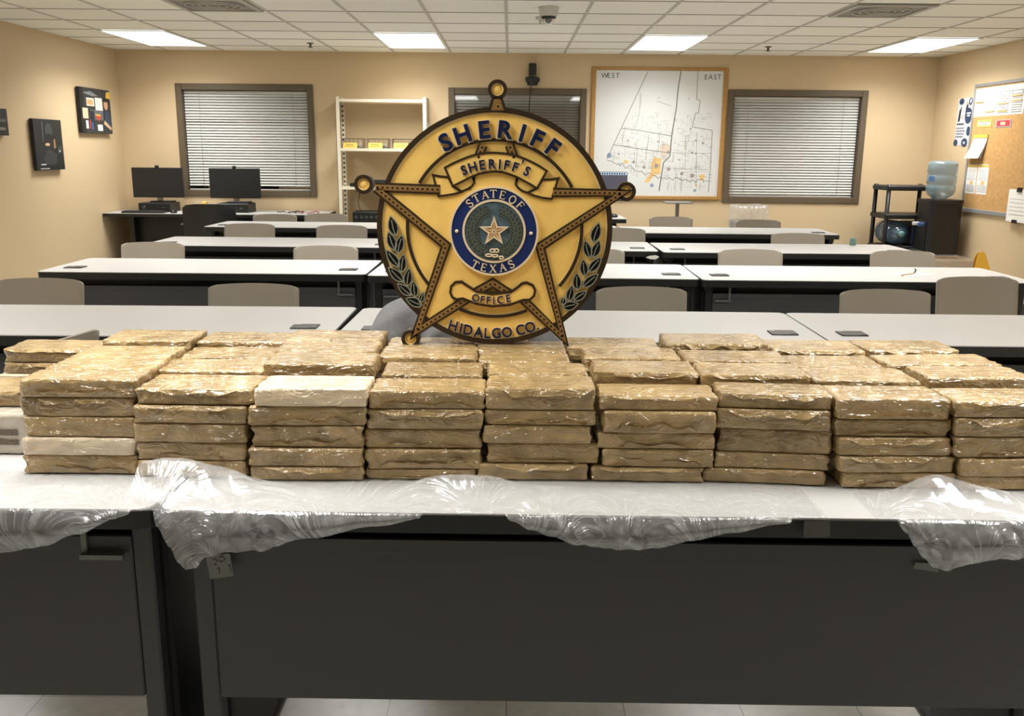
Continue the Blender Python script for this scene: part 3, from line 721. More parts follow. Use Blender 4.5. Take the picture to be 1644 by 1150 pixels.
leaf_e = mat('badge_leaf_edge', (104, 114, 104), .45)
bd = thing('sheriff_badge_sign', 'large round gold and blue star badge sign standing on the rear bricks', 'badge sign', (BC[0], BY, BC[1]))
loc = lambda x, y: (Bp(x, y)[0]-BC[0], Bp(x, y)[1]-BC[1])
U = loc(795.5, 366.5)[0]-loc(794.5, 366.5)[0]          # metres per photo pixel on the sign
Fn = lambda u, v, w: (u, -w, v)
def px(*pts): return [loc(x, y) for x, y in pts]
def circ(c, r, n=64, a0=0, a1=360): return [(c[0]+r*math.cos(math.radians(a0+(a1-a0)*k/n)), c[1]+r*math.sin(math.radians(a0+(a1-a0)*k/n))) for k in range(n if a1-a0 == 360 else n+1)]
def ring(m, c, r0, r1, a, b, n=96, a0=0, a1=360):
    A, B = circ(c, r0, n, a0, a1), circ(c, r1, n, a0, a1); full = a1-a0 == 360; k = len(A)
    vs = [Fn(*p, b) for p in A]+[Fn(*p, b) for p in B]+[Fn(*p, a) for p in A]+[Fn(*p, a) for p in B]
    fs = []
    for i in range(k if full else k-1):
        j = (i+1) % k
        fs += [[i, i+k, j+k, j][::-1], [i, j, j+2*k, i+2*k][::-1], [i+k, i+3*k, j+3*k, j+k][::-1]]
    return m.add(vs, fs)
def strip(m, pts, hw, a, b, closed=False):
    """a flat raised band of half-width hw along a 2-D line."""
    n = len(pts); Ls = []; Rs = []
    for i, p in enumerate(pts):
        p = V(*p, 0)
        d0 = (p-V(*pts[i-1], 0)) if (i > 0 or closed) else None
        d1 = (V(*pts[(i+1) % n], 0)-p) if (i < n-1 or closed) else None
        d0 = d0 or d1; d1 = d1 or d0; d0 = d0.normalized(); d1 = d1.normalized()
        n0 = V(-d0.y, d0.x, 0); n1 = V(-d1.y, d1.x, 0); mm = (n0+n1)
        mm = mm.normalized() if mm.length > 1e-6 else n0
        k = min(2.6, 1/max(.2, mm.dot(n0))); Ls.append(p+mm*hw*k); Rs.append(p-mm*hw*k)
    vs = [Fn(p.x, p.y, b) for p in Ls]+[Fn(p.x, p.y, b) for p in Rs]+[Fn(p.x, p.y, a) for p in Ls]+[Fn(p.x, p.y, a) for p in Rs]
    fs = []
    for i in range(n if closed else n-1):
        j = (i+1) % n
        fs += [[i, i+n, j+n, j], [i, j, j+2*n, i+2*n], [i+n, i+3*n, j+3*n, j+n]]
    if not closed: fs += [[0, 2*n, 3*n, n], [n-1, 2*n-1, 4*n-1, 3*n-1]]
    return m.add(vs, fs)
R0 = 187*U; O0 = (0, 0)
# plate with dark edge
mb(rim_m).prism(circ(O0, R0, 128), Fn, -.006, .0195).build('backing_plate', bd)
mb(gold).prism(circ(O0, R0-6*U, 128), Fn, .019, .021).build('gold_field', bd)
r_ = mb(rim_m); ring(r_, O0, R0-8*U, R0, .0, .026, 128); r_.use(gold_lt); ring(r_, O0, R0-10.5*U, R0-8.1*U, .02, .0225, 128); r_.build('rim', bd)
# inner ring line, in the four stretches that the star leaves free
rg = mb(rim_m)
def ring_line(xa, ya, xb, yb, r):
    a = math.degrees(math.atan2(*loc(xa, ya)[::-1])); b = math.degrees(math.atan2(*loc(xb, yb)[::-1]))
    if b < a: b += 360
    ring(rg.use(rim_m), O0, (r-2.6)*U, (r+2.4)*U, .02, .0265, 48, a, b); ring(rg.use(gold_lt), O0, (r-4)*U, (r-2.7)*U, .02, .023, 48, a, b)
ring_line(916, 301, 676, 294, 138); ring_line(657, 352, 690, 460, 138.5); ring_line(899, 459, 931, 358, 138.5); ring_line(737, 498, 847, 500, 141)
rg.build('inner_ring', bd)
# star body, raised
star = px((797, 160), (771, 240), (757, 306), (604, 300), (719, 392), (671, 529), (792, 449), (903, 538), (865, 394), (996, 309), (836, 308), (822, 240))
star_vis = px((604, 300), (757, 305), (772, 262), (820, 262), (836, 307), (996, 309), (865, 394), (903, 538), (792, 449), (671, 529), (719, 392))
sf = mb(gold); sf.prism(star_vis, Fn, .02, .025); sf.build('star_field', bd)
bm_ = mb(rim_m)
segs = [px((605, 300), (708, 304)), px((606, 301), (717.5, 392.5), (671, 528), (757, 473.5)), px((762, 468), (791.5, 452), (820, 470)), px((836, 475), (903.5, 539), (866.5, 394.5), (996, 309.5), (887, 308.5)), px((776, 233), (768, 256)), px((818, 233), (826, 256))]
for s_ in segs:
    strip(bm_.use(rim_m), s_, 7.6*U, .019, .0285); strip(bm_.use(bead_m), s_, 4.3*U, .028, .0275); strip(bm_, s_, 4.3*U, .0275, .0292)
bm_.use(rim_m).prism(px((790, 158), (807, 158), (815, 181), (783, 181)), Fn, -.004, .0285); bm_.use(bead_m).prism(px((793.5, 160), (803.5, 160), (809, 178), (789, 178)), Fn, .0285, .0292)
bt = bm_
for s_ in segs+[px((794, 172), (806, 172))]:
    for a, b in zip(s_, s_[1:]):
        dx, dy = b[0]-a[0], b[1]-a[1]; l = math.hypot(dx, dy); n = max(1, round(l/(8.0*U)))
        for k in range(n):
            t = (k+.5)/n; c_ = (a[0]+dx*t, a[1]+dy*t)
            bt.use(mat('bead_edge', (182, 146, 88), .45)); ring(bt, c_, 2.3*U, 3.2*U, .029, .0299, 10); bt.use(rim_m).prism(circ(c_, 2.4*U, 10), Fn, .029, .0302)
bm_.build('star_band', bd)
# balls on the tips (the lower right one is missing)
for x, y in ((799, 145), (586.5, 295.5), (1003.5, 307), (661, 541)):
    b = mb(rim_m); c_ = loc(x, y)
    b.prism(circ(c_, 15*U, 36), Fn, -.006, .022); ring(b, c_, 9.2*U, 15*U, .02, .0285, 36); b.use(gold_lt).prism(circ(c_, 9.4*U, 30), Fn, .021, .0225); ring(b, c_, 8*U, 9.4*U, .0225, .026, 30)
    b.use(gold).lathe([(7.9*U, .0222), (5.5*U, .0245), (.01*U, .0258)], 24, fn=lambda X, Y, Z, c=c_: Fn(c[0]+X, c[1]+Y, Z))
    b.build('tip_ball', bd)
# lettering
def glyph(ch, size, bold, serif=False):
    cu = bpy.data.curves.new('glyph', 'FONT'); cu.body = ch; cu.size = 1; cu.align_x = 'LEFT'; cu.resolution_u = 4; cu.offset = bold
    o = bpy.data.objects.new('glyph', cu); C.objects.link(o); bpy.context.view_layer.update()
    dg = bpy.context.evaluated_depsgraph_get(); me = bpy.data.meshes.new_from_object(o.evaluated_get(dg))
    vs = [v.co.copy() for v in me.vertices]; fs = [list(p.vertices) for p in me.polygons]
    bpy.data.objects.remove(o); bpy.data.curves.remove(cu); bpy.data.meshes.remove(me)
    x0 = min(v.x for v in vs); x1 = max(v.x for v in vs); cap = .729
    return [((v.x-(x0+x1)/2)*size/cap, (v.y-.3645)*size/cap) for v in vs], fs
def put_glyph(m, ch, c, size, ang, fn, a, b, bold=0, sx=1, n_side=True):
    """letter ch centred at c (2-D), turned by ang degrees, as a raised solid from a to b."""
    vs, fs = glyph(ch, size, bold); ca, sa = math.cos(math.radians(ang)), math.sin(math.radians(ang)); n = len(vs)
    P2 = [(c[0]+x*sx*ca-y*sa, c[1]+x*sx*sa+y*ca) for x, y in vs]
    V3 = [fn(u, v, b) for u, v in P2]+[fn(u, v, a) for u, v in P2]
    ed = {}
    for f in fs:
        for i in range(len(f)): e = (f[i], f[(i+1) % len(f)]); ed[e] = 1
    F = list(fs)+[[e[1], e[0], e[0]+n, e[1]+n] for e in ed if (e[1], e[0]) not in ed]
    m.add(V3, F)
LT = {}
def word(name, items, size, bold, a, b, m, sx=1, halo=True):
    t = mb(creamy)
    if halo:
        for ch, x, y, an in items: put_glyph(t, ch, loc(x-.4, y+.4), size*U*1.03, an, Fn, a, a+(b-a)*.6, bold+.028, sx)
    t.use(m)
    for ch, x, y, an in items: put_glyph(t, ch, loc(x, y), size*U, an, Fn, a, b, bold, sx)
    t.build(name, bd)
def arc(chars, cx, cy, r, angs, down=False):
    out = []
    for ch, a in zip(chars, angs):
        q = math.radians(a)
        out.append((ch, cx+r*math.sin(q), cy-(r if not down else -r)*math.cos(q), (-a if not down else a)))
    return out
word('raised_lettering', arc('SHERIFF', 795, 366.5, 159.5, (-29.5, -19, -6, 6.3, 16, 25.3, 35.6)), 26.5, .03, .02, .032, navy, 1.05)
word('raised_lettering', arc('SHERIFF', 793.5, 382, 119.5, (-23.5, -16.6, -9, -1.2, 4.4, 10, 16.6))+[('\u2019', 837.5, 263.5, -20.5), ('S', 846, 274, -25.5)], 15, .018, .027, .034, navy, .98)
word('raised_lettering', arc('HIDALGO', 794.5, 366.5, 163.5, (-23.0, -17.6, -12, -5, .6, 6.3, 13.6)[:7], True)+arc('CO.', 794.5, 366.5, 163.5, (19.2+1.2, 25.4, 29.6), True), 17.5, .012, .02, .029, navy, .86, False) if False else None
hid_w = [('H', 728.8, 519.2, -15.5), ('I', 741, 523.4, -12), ('D', 752.5, 526, -9.5), ('A', 769, 529.5, -6), ('L', 783, 531, -2.5), ('G', 797, 531, 1), ('O', 813.8, 529.6, 4.5), ('C', 835, 525.7, 9.5), ('O', 850.5, 521.6, 13), ('.', 861.5, 517.5, 16)]
word('raised_lettering', hid_w, 17.3, .012, .02, .029, navy, .92, True)
# banner with the second SHERIFF'S
rb = lambda *pts: px(*[(680+a/6.85, 180+b/6.85) for a, b in pts])
main = rb((245, 610), (320, 568), (400, 532), (500, 492), (600, 463), (700, 449), (790, 447), (900, 456), (1000, 474), (1100, 508), (1200, 553), (1280, 598), (1350, 645), (1245, 835), (1170, 788), (1100, 750), (1020, 708), (950, 682), (870, 658), (790, 650), (700, 658), (620, 675), (540, 704), (470, 740), (400, 774), (330, 810))
tailL = rb((115, 690), (200, 706), (278, 712), (330, 810), (425, 872), (360, 892), (270, 908), (175, 920)); tailR = rb((1475, 725), (1400, 738), (1305, 740), (1245, 835), (1140, 880), (1210, 912), (1300, 936), (1405, 950))
foldL = rb((330, 810), (400, 774), (470, 740), (545, 702), (565, 770), (540, 808), (490, 842), (425, 868)); foldR = rb((1245, 835), (1170, 788), (1100, 750), (1028, 712), (1012, 790), (1040, 830), (1085, 862), (1140, 882))
bn = mb(gold)
for q, h in ((tailL, .0275), (tailR, .0275), (foldL, .026), (foldR, .026), (main, .03)): bn.prism(q, Fn, .02, h)
bn.use(rim_m)
for q, h in ((tailL, .0290), (tailR, .0290), (foldL, .0278), (foldR, .0278), (main, .0318)): strip(bn, q, 1.7*U, .021, h, True)
strip(bn, rb((540, 705), (556, 735), (575, 690)), 1.5*U, .021, .0278); strip(bn, rb((1040, 712), (1030, 745), (1015, 705)), 1.5*U, .021, .0278)
bn.build('banner', bd)
# OFFICE ribbon
ob = lambda *pts: px(*[(570+a/2.556, 120+b/2.556) for a, b in pts])
bone = ob((462, 858), (440, 843), (415, 845), (398, 862), (394, 885), (402, 905), (420, 914), (445, 910), (500, 932), (565, 942), (635, 936), (690, 916), (715, 916), (733, 900), (738, 878), (728, 857), (705, 847), (685, 850), (668, 865), (640, 884), (565, 892), (500, 882))
oz = mb(gold).prism(bone, Fn, .02, .0312); strip(oz.use(rim_m), bone, 1.9*U, .021, .0330, True); oz.build('office_ribbon', bd)
word('raised_lettering', [(ch, 570+a/2.556, 120+b/2.556, an) for ch, a, b, an in (('O', 497, 906, -13), ('F', 525, 913, -8), ('F', 549, 916, -4), ('I', 570, 917, 0), ('C', 596, 914, 5), ('E', 629, 908, 10))], 12.6, .01, .031, .035, navy, .9)
# laurel sprigs on both sides
def leaf(m, b, t, wd, z):
    bx, by = b; tx, ty = t; dx, dy = tx-bx, ty-by; l = math.hypot(dx, dy); ux, uy = dx/l, dy/l; nx, ny = -uy, ux
    pr = [(0, 0), (.12, .28), (.3, .47), (.5, .5), (.7, .38), (.86, .2), (1, 0)]
    Lf = [(bx+ux*l*a+nx*wd*o, by+uy*l*a+ny*wd*o) for a, o in pr]; Rt = [(bx+ux*l*a-nx*wd*o, by+uy*l*a-ny*wd*o) for a, o in pr[1:-1]]
    pl = Lf+Rt[::-1]
    m.use(blackl).prism(pl, Fn, .02, z); strip(m.use(silver), pl, .75*U, z-.002, z+.0016, True)
    strip(m, [(bx+ux*l*.02, by+uy*l*.02), (bx+ux*l*.4+nx*wd*.05, by+uy*l*.4+ny*wd*.05), (bx+ux*l*.8, by+uy*l*.8)], .7*U, z-.001, z+.0013)
k4 = 4.106
sprL = [((275, 397), (243, 270), 62), ((270, 492), (228, 373), 58), ((290, 514), (318, 392), 54), ((300, 602), (214, 490), 58), ((314, 638), (328, 517), 52), ((326, 698), (230, 605), 58), ((350, 728), (366, 608), 54), ((376, 786), (290, 712), 52), ((404, 800), (392, 693), 50), ((448, 852), (345, 806), 58), ((436, 838), (458, 765), 36)]
sprR = [((372, 442), (411, 313), 62), ((350, 542), (318, 428), 52), ((372, 540), (414, 430), 56), ((345, 634), (424, 538), 56), ((318, 662), (306, 550), 52), ((306, 732), (404, 648), 56), ((270, 752), (264, 640), 54), ((246, 818), (330, 760), 52), ((212, 826), (236, 722), 50), ((176, 866), (274, 842), 58), ((172, 850), (184, 798), 36)]
for lst, ox in ((sprL, 570), (sprR, 860)):
    m = mb(blackl)
    for i, (b, t, wd) in enumerate(lst): leaf(m, loc(ox+b[0]/k4, 280+b[1]/k4), loc(ox+t[0]/k4, 280+t[1]/k4), wd/k4*U, .0275-.0004*(i % 3))
    m.build('laurel_sprig', bd)
# round seal in the middle
SC = loc(793.6, 369.8)
sl = mb(creamy).prism(circ(SC, 70.5*U, 96), Fn, .02, .032); sl.build('seal_base', bd)
q = mb(navy_l); ring(q, SC, 48*U, 68*U, .031, .0325, 96); q.use(creamy); ring(q, SC, 46.8*U, 50.2*U, .031, .0345, 96); ring(q, SC, 67.4*U, 70.5*U, .031, .0345, 96)
for x, y in ((734.5, 369.5), (852, 373)): q.lathe([(2.9*U, .032), (2.6*U, .0345), (1.5*U, .0355), (.1*U, .036)], 16, fn=lambda X, Y, Z, c=loc(x, y): Fn(c[0]+X, c[1]+Y, Z))
q.build('seal_ring', bd)
mb(teal).prism(circ(SC, 47*U, 72), Fn, .031, .0322).build('seal_disc', bd)
# serif capitals drawn as strokes: thick stems, thin bars, small feet
GL = {'T': [((-.42, .5), (.42, .5), .05), ((0, .5), (0, -.5), .09), ((-.17, -.5), (.17, -.5), .035), ((-.42, .5), (-.42, .3), .04), ((.42, .5), (.42, .3), .04)],
      'A': [((0, .52), (-.36, -.5), .05), ((0, .52), (.36, -.5), .095), ((-.22, -.12), (.22, -.12), .045), ((-.5, -.5), (-.24, -.5), .035), ((.2, -.5), (.52, -.5), .035)],
      'E': [((-.24, .5), (-.24, -.5), .09), ((-.36, .5), (.3, .5), .045), ((-.24, .02), (.16, .02), .045), ((-.36, -.5), (.34, -.5), .045), ((.3, .5), (.3, .32), .04), ((.34, -.5), (.36, -.3), .04), ((.17, .12), (.17, -.08), .035)],
      'F': [((-.22, .5), (-.22, -.5), .09), ((-.34, .5), (.32, .5), .045), ((-.22, .02), (.18, .02), .045), ((-.36, -.5), (-.06, -.5), .035), ((.32, .5), (.32, .3), .04), ((.18, .12), (.18, -.08), .035)],
      'X': [((-.32, .5), (.34, -.5), .095), ((.3, .5), (-.34, -.5), .045), ((-.46, .5), (-.16, .5), .035), ((.16, .5), (.46, .5), .035), ((-.48, -.5), (-.18, -.5), .035), ((.18, -.5), (.5, -.5), .035)]}
def curve_glyph(ch):
    if ch == 'O': return [(.4*math.cos(a*PI/12), .52*math.sin(a*PI/12)) for a in range(24)], True
    pts = [(.27, .33), (.22, .45), (.08, .52), (-.1, .5), (-.25, .38), (-.26, .2), (-.12, .07), (.1, -.04), (.26, -.16), (.28, -.34), (.14, -.48), (-.06, -.52), (-.24, -.45), (-.3, -.3)]
    return pts, False
sw = mb(creamy)
def serif(ch, c, size, ang):
    ca, sa = math.cos(math.radians(ang)), math.sin(math.radians(ang)); tf = lambda p: (c[0]+(p[0]*ca-p[1]*sa)*size, c[1]+(p[0]*sa+p[1]*ca)*size)
    if ch in GL:
        for a, b, hw in GL[ch]: strip(sw, [tf(a), tf(b)], hw*size, .032, .0348)
    else:
        p, cl = curve_glyph(ch); strip(sw, [tf(x) for x in p], .075*size, .032, .0348, cl)
        if ch == 'S': strip(sw, [tf((.29, .5)), tf((.29, .24))], .035*size, .032, .0348); strip(sw, [tf((-.31, -.52)), tf((-.31, -.22))], .035*size, .032, .0348)
for ch, x, y in (('S', 415, 290), ('T', 482, 238), ('A', 570, 204), ('T', 655, 193), ('E', 748, 206), ('O', 849, 253), ('F', 928, 310)):
    a = math.degrees(math.atan2(x-659, 572-y)); serif(ch, loc(690+x/6.39, 280+y/6.39), 11.6*U, -a)
for ch, x, y in (('T', 470, 908), ('E', 558, 938), ('X', 651, 950), ('A', 748, 938), ('S', 836, 906)):
    a = math.degrees(math.atan2(x-655, y-572)); serif(ch, loc(690+x/6.39, 280+y/6.39), 11.6*U, a)
sw.build('seal_lettering', bd)
# wreath of small leaves, star and bow
wr = mb(leafg)
def sleaf(c, ang, l, wd, z):
    ux, uy = math.cos(ang), math.sin(ang); nx, ny = -uy, ux
    pl = [(c[0]-ux*l*.5, c[1]-uy*l*.5), (c[0]-ux*l*.15+nx*wd*.5, c[1]-uy*l*.15+ny*wd*.5), (c[0]+ux*l*.2+nx*wd*.42, c[1]+uy*l*.2+ny*wd*.42), (c[0]+ux*l*.5, c[1]+uy*l*.5), (c[0]+ux*l*.2-nx*wd*.42, c[1]+uy*l*.2-ny*wd*.42), (c[0]-ux*l*.15-nx*wd*.5, c[1]-uy*l*.15-ny*wd*.5)]
    wr.use(leafg).prism(pl, Fn, .032, z); strip(wr.use(leaf_e), pl, .32*U, z-.001, z+.0007, True); strip(wr, [pl[0], ((pl[0][0]+pl[3][0])/2, (pl[0][1]+pl[3][1])/2)], .28*U, z-.001, z+.0006)
for sd in (-1, 1):
    for i in range(15):
        f = i/14; th = math.radians(-90+sd*(16+f*142)); rr_ = 35*U
        for k, dr in enumerate((-6.5, 0, 6.5)):
            rad = rr_+dr*U*(1-.25*f); thk = th+sd*math.radians(4 if k == 1 else 0)
            c_ = (SC[0]+rad*math.cos(thk), SC[1]+rad*math.sin(thk)); tang = thk+sd*PI/2
            sleaf(c_, tang-sd*(k-1)*(.62 if sd > 0 else .8), 10*U, 4.3*U, .0345+.0004*((i+k) % 3))
wr.build('wreath', bd)
st = mb(creamy); so = [(SC[0]+21.5*U*math.cos(math.radians(90+72*k)), SC[1]+21.5*U*math.sin(math.radians(90+72*k))) for k in range(5)]; si = [(SC[0]+8.4*U*math.cos(math.radians(126+72*k)), SC[1]+8.4*U*math.sin(math.radians(126+72*k))) for k in range(5)]
pl = [p for a in zip(so, si) for p in a]
st.use(mat('badge_star_gold', (196, 150, 84), .4)).prism(pl, Fn, .032, .036); st.use(creamy); strip(st, pl, 1.2*U, .034, .0378, True)
for p in so+si: strip(st, [SC, (SC[0]*.15+p[0]*.85, SC[1]*.15+p[1]*.85)], .6*U, .035, .0374)
st.build('lone_star', bd)
bw_ = mb(creamy)
for cx, cy, rx, ry in ((647, 768, 24, 17), (686, 768, 24, 17), (610, 815, 32, 12), (672, 820, 30, 12), (735, 838, 20, 14)):
    bw_.tube([Fn(*loc(690+(cx+rx*math.cos(a*PI/8))/6.39, 280+(cy+ry*math.sin(a*PI/8))/6.39), .036) for a in range(16)], 1.1*U, 6, closed=True)
bw_.build('bow', bd)
# ------------------------------------------------------------------ person crouching behind the badge
skin_m = mat('skin', (188, 140, 112), .55); shirt_m = mat('grey_heather_cloth', (118, 118, 118), .9, bump=.35, bscale=500, var=.12, vscale=160); pants_m = mat('dark_trousers', (34, 36, 42), .85); hair_m = mat('dark_hair', (34, 26, 20), .7); shoe_m = mat('dark_shoe', (24, 24, 25), .6)
def skin_mesh(name, verts, edges, radii, root, m, sub=2):
    me = bpy.data.meshes.new(name); me.from_pydata([V(*v) for v in verts], edges, [])
    o = bpy.data.objects.new(name, me); C.objects.link(o)
    sk = o.modifiers.new('skin', 'SKIN'); sk.use_smooth_shade = True; sk.branch_smoothing = .6
    for i, r in enumerate(radii):
        d = me.skin_vertices[0].data[i]; d.radius = r if isinstance(r, tuple) else (r, r); d.use_root = (i == root)
    sb = o.modifiers.new('sub', 'SUBSURF'); sb.levels = sub; sb.render_levels = sub
    bpy.context.view_layer.update(); dg = bpy.context.evaluated_depsgraph_get(); out = bpy.data.meshes.new_from_object(o.evaluated_get(dg))
    bpy.data.objects.remove(o); bpy.data.meshes.remove(me)
    out.materials.clear(); out.materials.append(m); out.polygons.foreach_set('use_smooth', [True]*len(out.polygons)); return out
def joined(name, meshes, m):
    g = mb(m)
    for me in meshes: g.add([v.co.copy() for v in me.vertices], [list(p.vertices) for p in me.polygons], True)
    return g.mesh(name)
body_v = [(0, .06, .49), (0, .03, .60), (0, -.03, .74), (0, -.075, .88), (0, -.11, .975), (0, -.13, 1.03),
          (-.12, -.07, .925), (-.205, -.06, .915), (-.245, -.11, .80), (-.235, -.16, .71), (-.12, -.27, .78), (.01, -.375, .86),
          (.12, -.07, .925), (.205, -.06, .915), (.245, -.11, .80), (.24, -.16, .71), (.20, -.27, .78), (.15, -.375, .86),
          (-.10, .05, .45), (-.15, -.06, .27), (-.17, -.14, .075), (-.16, .06, .062), (-.15, .23, .07),
          (.10, .05, .45), (.15, -.06, .27), (.17, -.14, .075), (.16, .06, .062), (.15, .23, .07)]
body_e = [(0, 1), (1, 2), (2, 3), (3, 4), (4, 5), (3, 6), (6, 7), (7, 8), (8, 9), (9, 10), (10, 11), (3, 12), (12, 13), (13, 14), (14, 15), (15, 16), (16, 17), (0, 18), (18, 19), (19, 20), (20, 21), (21, 22), (0, 23), (23, 24), (24, 25), (25, 26), (26, 27)]
arm_r = [.06, .058, .046, .041, .036, .026]; leg_r = [.095, .075, .058, .052, .038]
body_r = [(.13, .10), (.125, .095), (.135, .10), (.13, .10), .06, .055]+arm_r+arm_r+leg_r+leg_r
bm1 = skin_mesh('person', body_v, body_e, body_r, 0, skin_m)
parts = [bm1]
# head with a face, bowed towards the sign
hd = mb(skin_m); hc = V(0, -.165, 1.145)
def headp(u, v):
    th = 2*PI*u; ph = PI*v; d = V(math.sin(ph)*math.sin(th), -math.sin(ph)*math.cos(th), math.cos(ph))
    r = V(.074*d.x, .095*d.y, .115*d.z)
    if d.z < 0: r.x *= 1+.28*d.z; r.y *= 1+.12*d.z
    f = max(0, -d.y)
    if f > .5:
        nx = d.x; nz_ = d.z
        r.y -= .022*math.exp(-(nx/.13)**2-((nz_+.12)/.16)**2)          # nose
        r.y += .010*(math.exp(-((abs(nx)-.36)/.16)**2-((nz_-.08)/.13)**2))  # eye hollows
        r.y -= .006*math.exp(-(nx/.3)**2-((nz_+.48)/.07)**2)           # lips
        r.y -= .008*math.exp(-(nx/.3)**2-((nz_+.82)/.15)**2)           # chin
    r = Matrix.Rotation(math.radians(18), 3, 'X') @ r
    return hc+r
hd.grid(41, 31, headp)
for sx in (-1, 1): hd.grid(9, 7, lambda u, v: hc+V(sx*(.074+.014*math.sin(PI*v)*math.sin(PI*u)), .012+.022*(u-.5)*2*math.sin(PI*v), -.005+.036*(v-.5)*2))
parts.append(hd.mesh('head'))
# hands: palm, four bent fingers, thumb; they steady the back of the sign
for sx in (-1, 1):
    wv = V(.01 if sx < 0 else .15, -.375, .86); pv = [wv, wv+V(0, -.018, .035), wv+V(0, -.022, .078)]; pe = [(0, 1), (1, 2)]; pr = [(.024, .02), (.036, .014), (.038, .012)]
    parts.append(skin_mesh('palm', pv, pe, pr, 0, skin_m, 2))
    for k, (dx, l) in enumerate(((-.027, .062), (-.009, .071), (.009, .067), (.026, .052))):
        b = wv+V(dx, -.022, .07); f = [b, b+V(dx*.15, -.002, l*.45), b+V(dx*.2, -.008, l*.78), b+V(dx*.2, -.016, l)]
        parts.append(skin_mesh('finger', f, [(0, 1), (1, 2), (2, 3)], [.0092, .0088, .008, .0068], 0, skin_m, 1))
    b = wv+V(-sx*.026, -.026, .022); f = [b, b+V(-sx*.024, -.006, .022), b+V(-sx*.036, -.012, .048)]
    parts.append(skin_mesh('thumb', f, [(0, 1), (1, 2)], [.012, .0105, .0085], 0, skin_m, 1))
PX_ = at_y(748, 500, 2.70).x
person = obj('person', joined('person', parts, skin_m), None, (PX_, 2.75, 0))
tag(person, 'person in grey t-shirt crouching behind the badge sign, only a shoulder showing', 'person')
# t-shirt over torso and upper arms
tv = [(0, .06, .47), (0, .03, .60), (0, -.03, .74), (0, -.075, .885), (0, -.105, .96), (-.12, -.065, .925), (-.207, -.06, .915), (-.25, -.112, .79), (.12, -.065, .925), (.207, -.06, .915), (.25, -.112, .79)]
te = [(0, 1), (1, 2), (2, 3), (3, 4), (3, 5), (5, 6), (6, 7), (3, 8), (8, 9), (9, 10)]
tr_ = [(.155, .125), (.15, .12), (.158, .122), (.15, .118), .07, .088, .086, .078, .088, .086, .078]
sh = skin_mesh('t_shirt', tv, te, tr_, 0, shirt_m, 3)
for v in sh.vertices:   # folds running from the shoulder down the sleeve
    p = v.co; n = v.normal
    p += n*(.004*math.sin(p.z*95+abs(p.x)*60+p.y*40)*(.4+.6*abs(noise.noise(p*7)))+.005*noise.noise(p*16))
obj('t_shirt', sh, person)
lv = [(0, .06, .49), (-.10, .05, .45), (-.15, -.06, .27), (-.17, -.14, .08), (-.16, .06, .066), (-.152, .16, .07), (.10, .05, .45), (.15, -.06, .27), (.17, -.14, .08), (.16, .06, .066), (.152, .16, .07)]
obj('trousers', skin_mesh('trousers', lv, [(0, 1), (1, 2), (2, 3), (3, 4), (4, 5), (0, 6), (6, 7), (7, 8), (8, 9), (9, 10)], [(.15, .12), .108, .09, .07, .062, .055, .108, .09, .07, .062, .055], 0, pants_m), person)
hr = mb(hair_m)
def hairp(u, v):
    th = 2*PI*u; lim = .5+.16*(.5+.5*math.cos(th+PI)) ; ph = PI*v*(lim-.1*(1 if math.cos(th) > .3 else 0))
    d = V(math.sin(ph)*math.sin(th), -math.sin(ph)*math.cos(th), math.cos(ph)); k = 1+.04*noise.noise(d*9)
    return hc+Matrix.Rotation(math.radians(18), 3, 'X') @ V(.082*d.x*k, .103*d.y*k, .123*d.z*k)
hr.grid(41, 19, hairp); hr.build('hair', person)
for sx in (-1, 1):
    obj('shoe', skin_mesh('shoe', [(sx*.148, .21, .06), (sx*.148, .27, .055), (sx*.148, .30, .035), (sx*.15, .33, .03)], [(0, 1), (1, 2), (2, 3)], [.042, .048, .035, .03], 0, shoe_m), person)

# ------------------------------------------------------------------ wall map
fx_b = lambda Y: (lambda u, v, w: (u, Y-w, v))
def poly_on(m, pts, fn, a, b): m.prism(pts, fn, a, b)
MX0, MX1, MZ0, MZ1 = .872, 2.345, .893, 2.302
tp = thing('map_board', 'large framed white county map labelled WEST and EAST on the back wall', 'map', (0, YB, 0))
wood = mat('oak_frame', (168, 126, 66), .5, var=.12, vscale=30); map_w = mat('map_film', (214, 216, 214), .16, bump=.25, bscale=3, bdist=.02, coat=.3)
fw = .045; f = mb(wood)
for a, b in (((MX0, -.03, MZ0), (MX0+fw, 0, MZ1)), ((MX1-fw, -.03, MZ0), (MX1, 0, MZ1)), ((MX0+fw, -.03, MZ1-fw*.75), (MX1-fw, 0, MZ1)), ((MX0+fw, -.03, MZ0), (MX1-fw, 0, MZ0+fw*.85))): f.box(a, b, .005)
f.build('frame', tp)
mb(map_w).box((MX0+.03, -.012, MZ0+.03), (MX1-.03, -.001, MZ1-.03)).build('map_sheet', tp)
mk = lambda a, b: (at_y(940+a/4.79, 90+b/4.79, YB-.013).x, at_y(940+a/4.79, 90+b/4.79, YB-.013).z)
Fm = lambda u, v, w: (u, -.012-w, v)
ml = mb(mat('map_ink', (104, 106, 106), .6)); mt = mat('map_ink_light', (140, 142, 144), .6)
oldFn = Fn; Fn = Fm
def pl_(pts, hw, m=None): strip(ml.use(m or MATS['map_ink']), [mk(*p) for p in pts], hw, 0, .0006)
pl_([(480, 118), (275, 555), (165, 790)], .0032); pl_([(735, 115), (712, 255), (700, 390), (665, 600), (648, 770), (600, 820), (565, 1040)], .0055)
pl_([(865, 115), (855, 335), (882, 340), (868, 440), (845, 440), (820, 545), (975, 572), (965, 790), (945, 1048)], .003)
pl_([(275, 555), (430, 575), (660, 615)], .0028); pl_([(212, 682), (400, 712), (648, 745)], .0028); pl_([(420, 275), (415, 440), (380, 560)], .0018, mt)
rv = random.Random(11); pts = [(165, 800)]
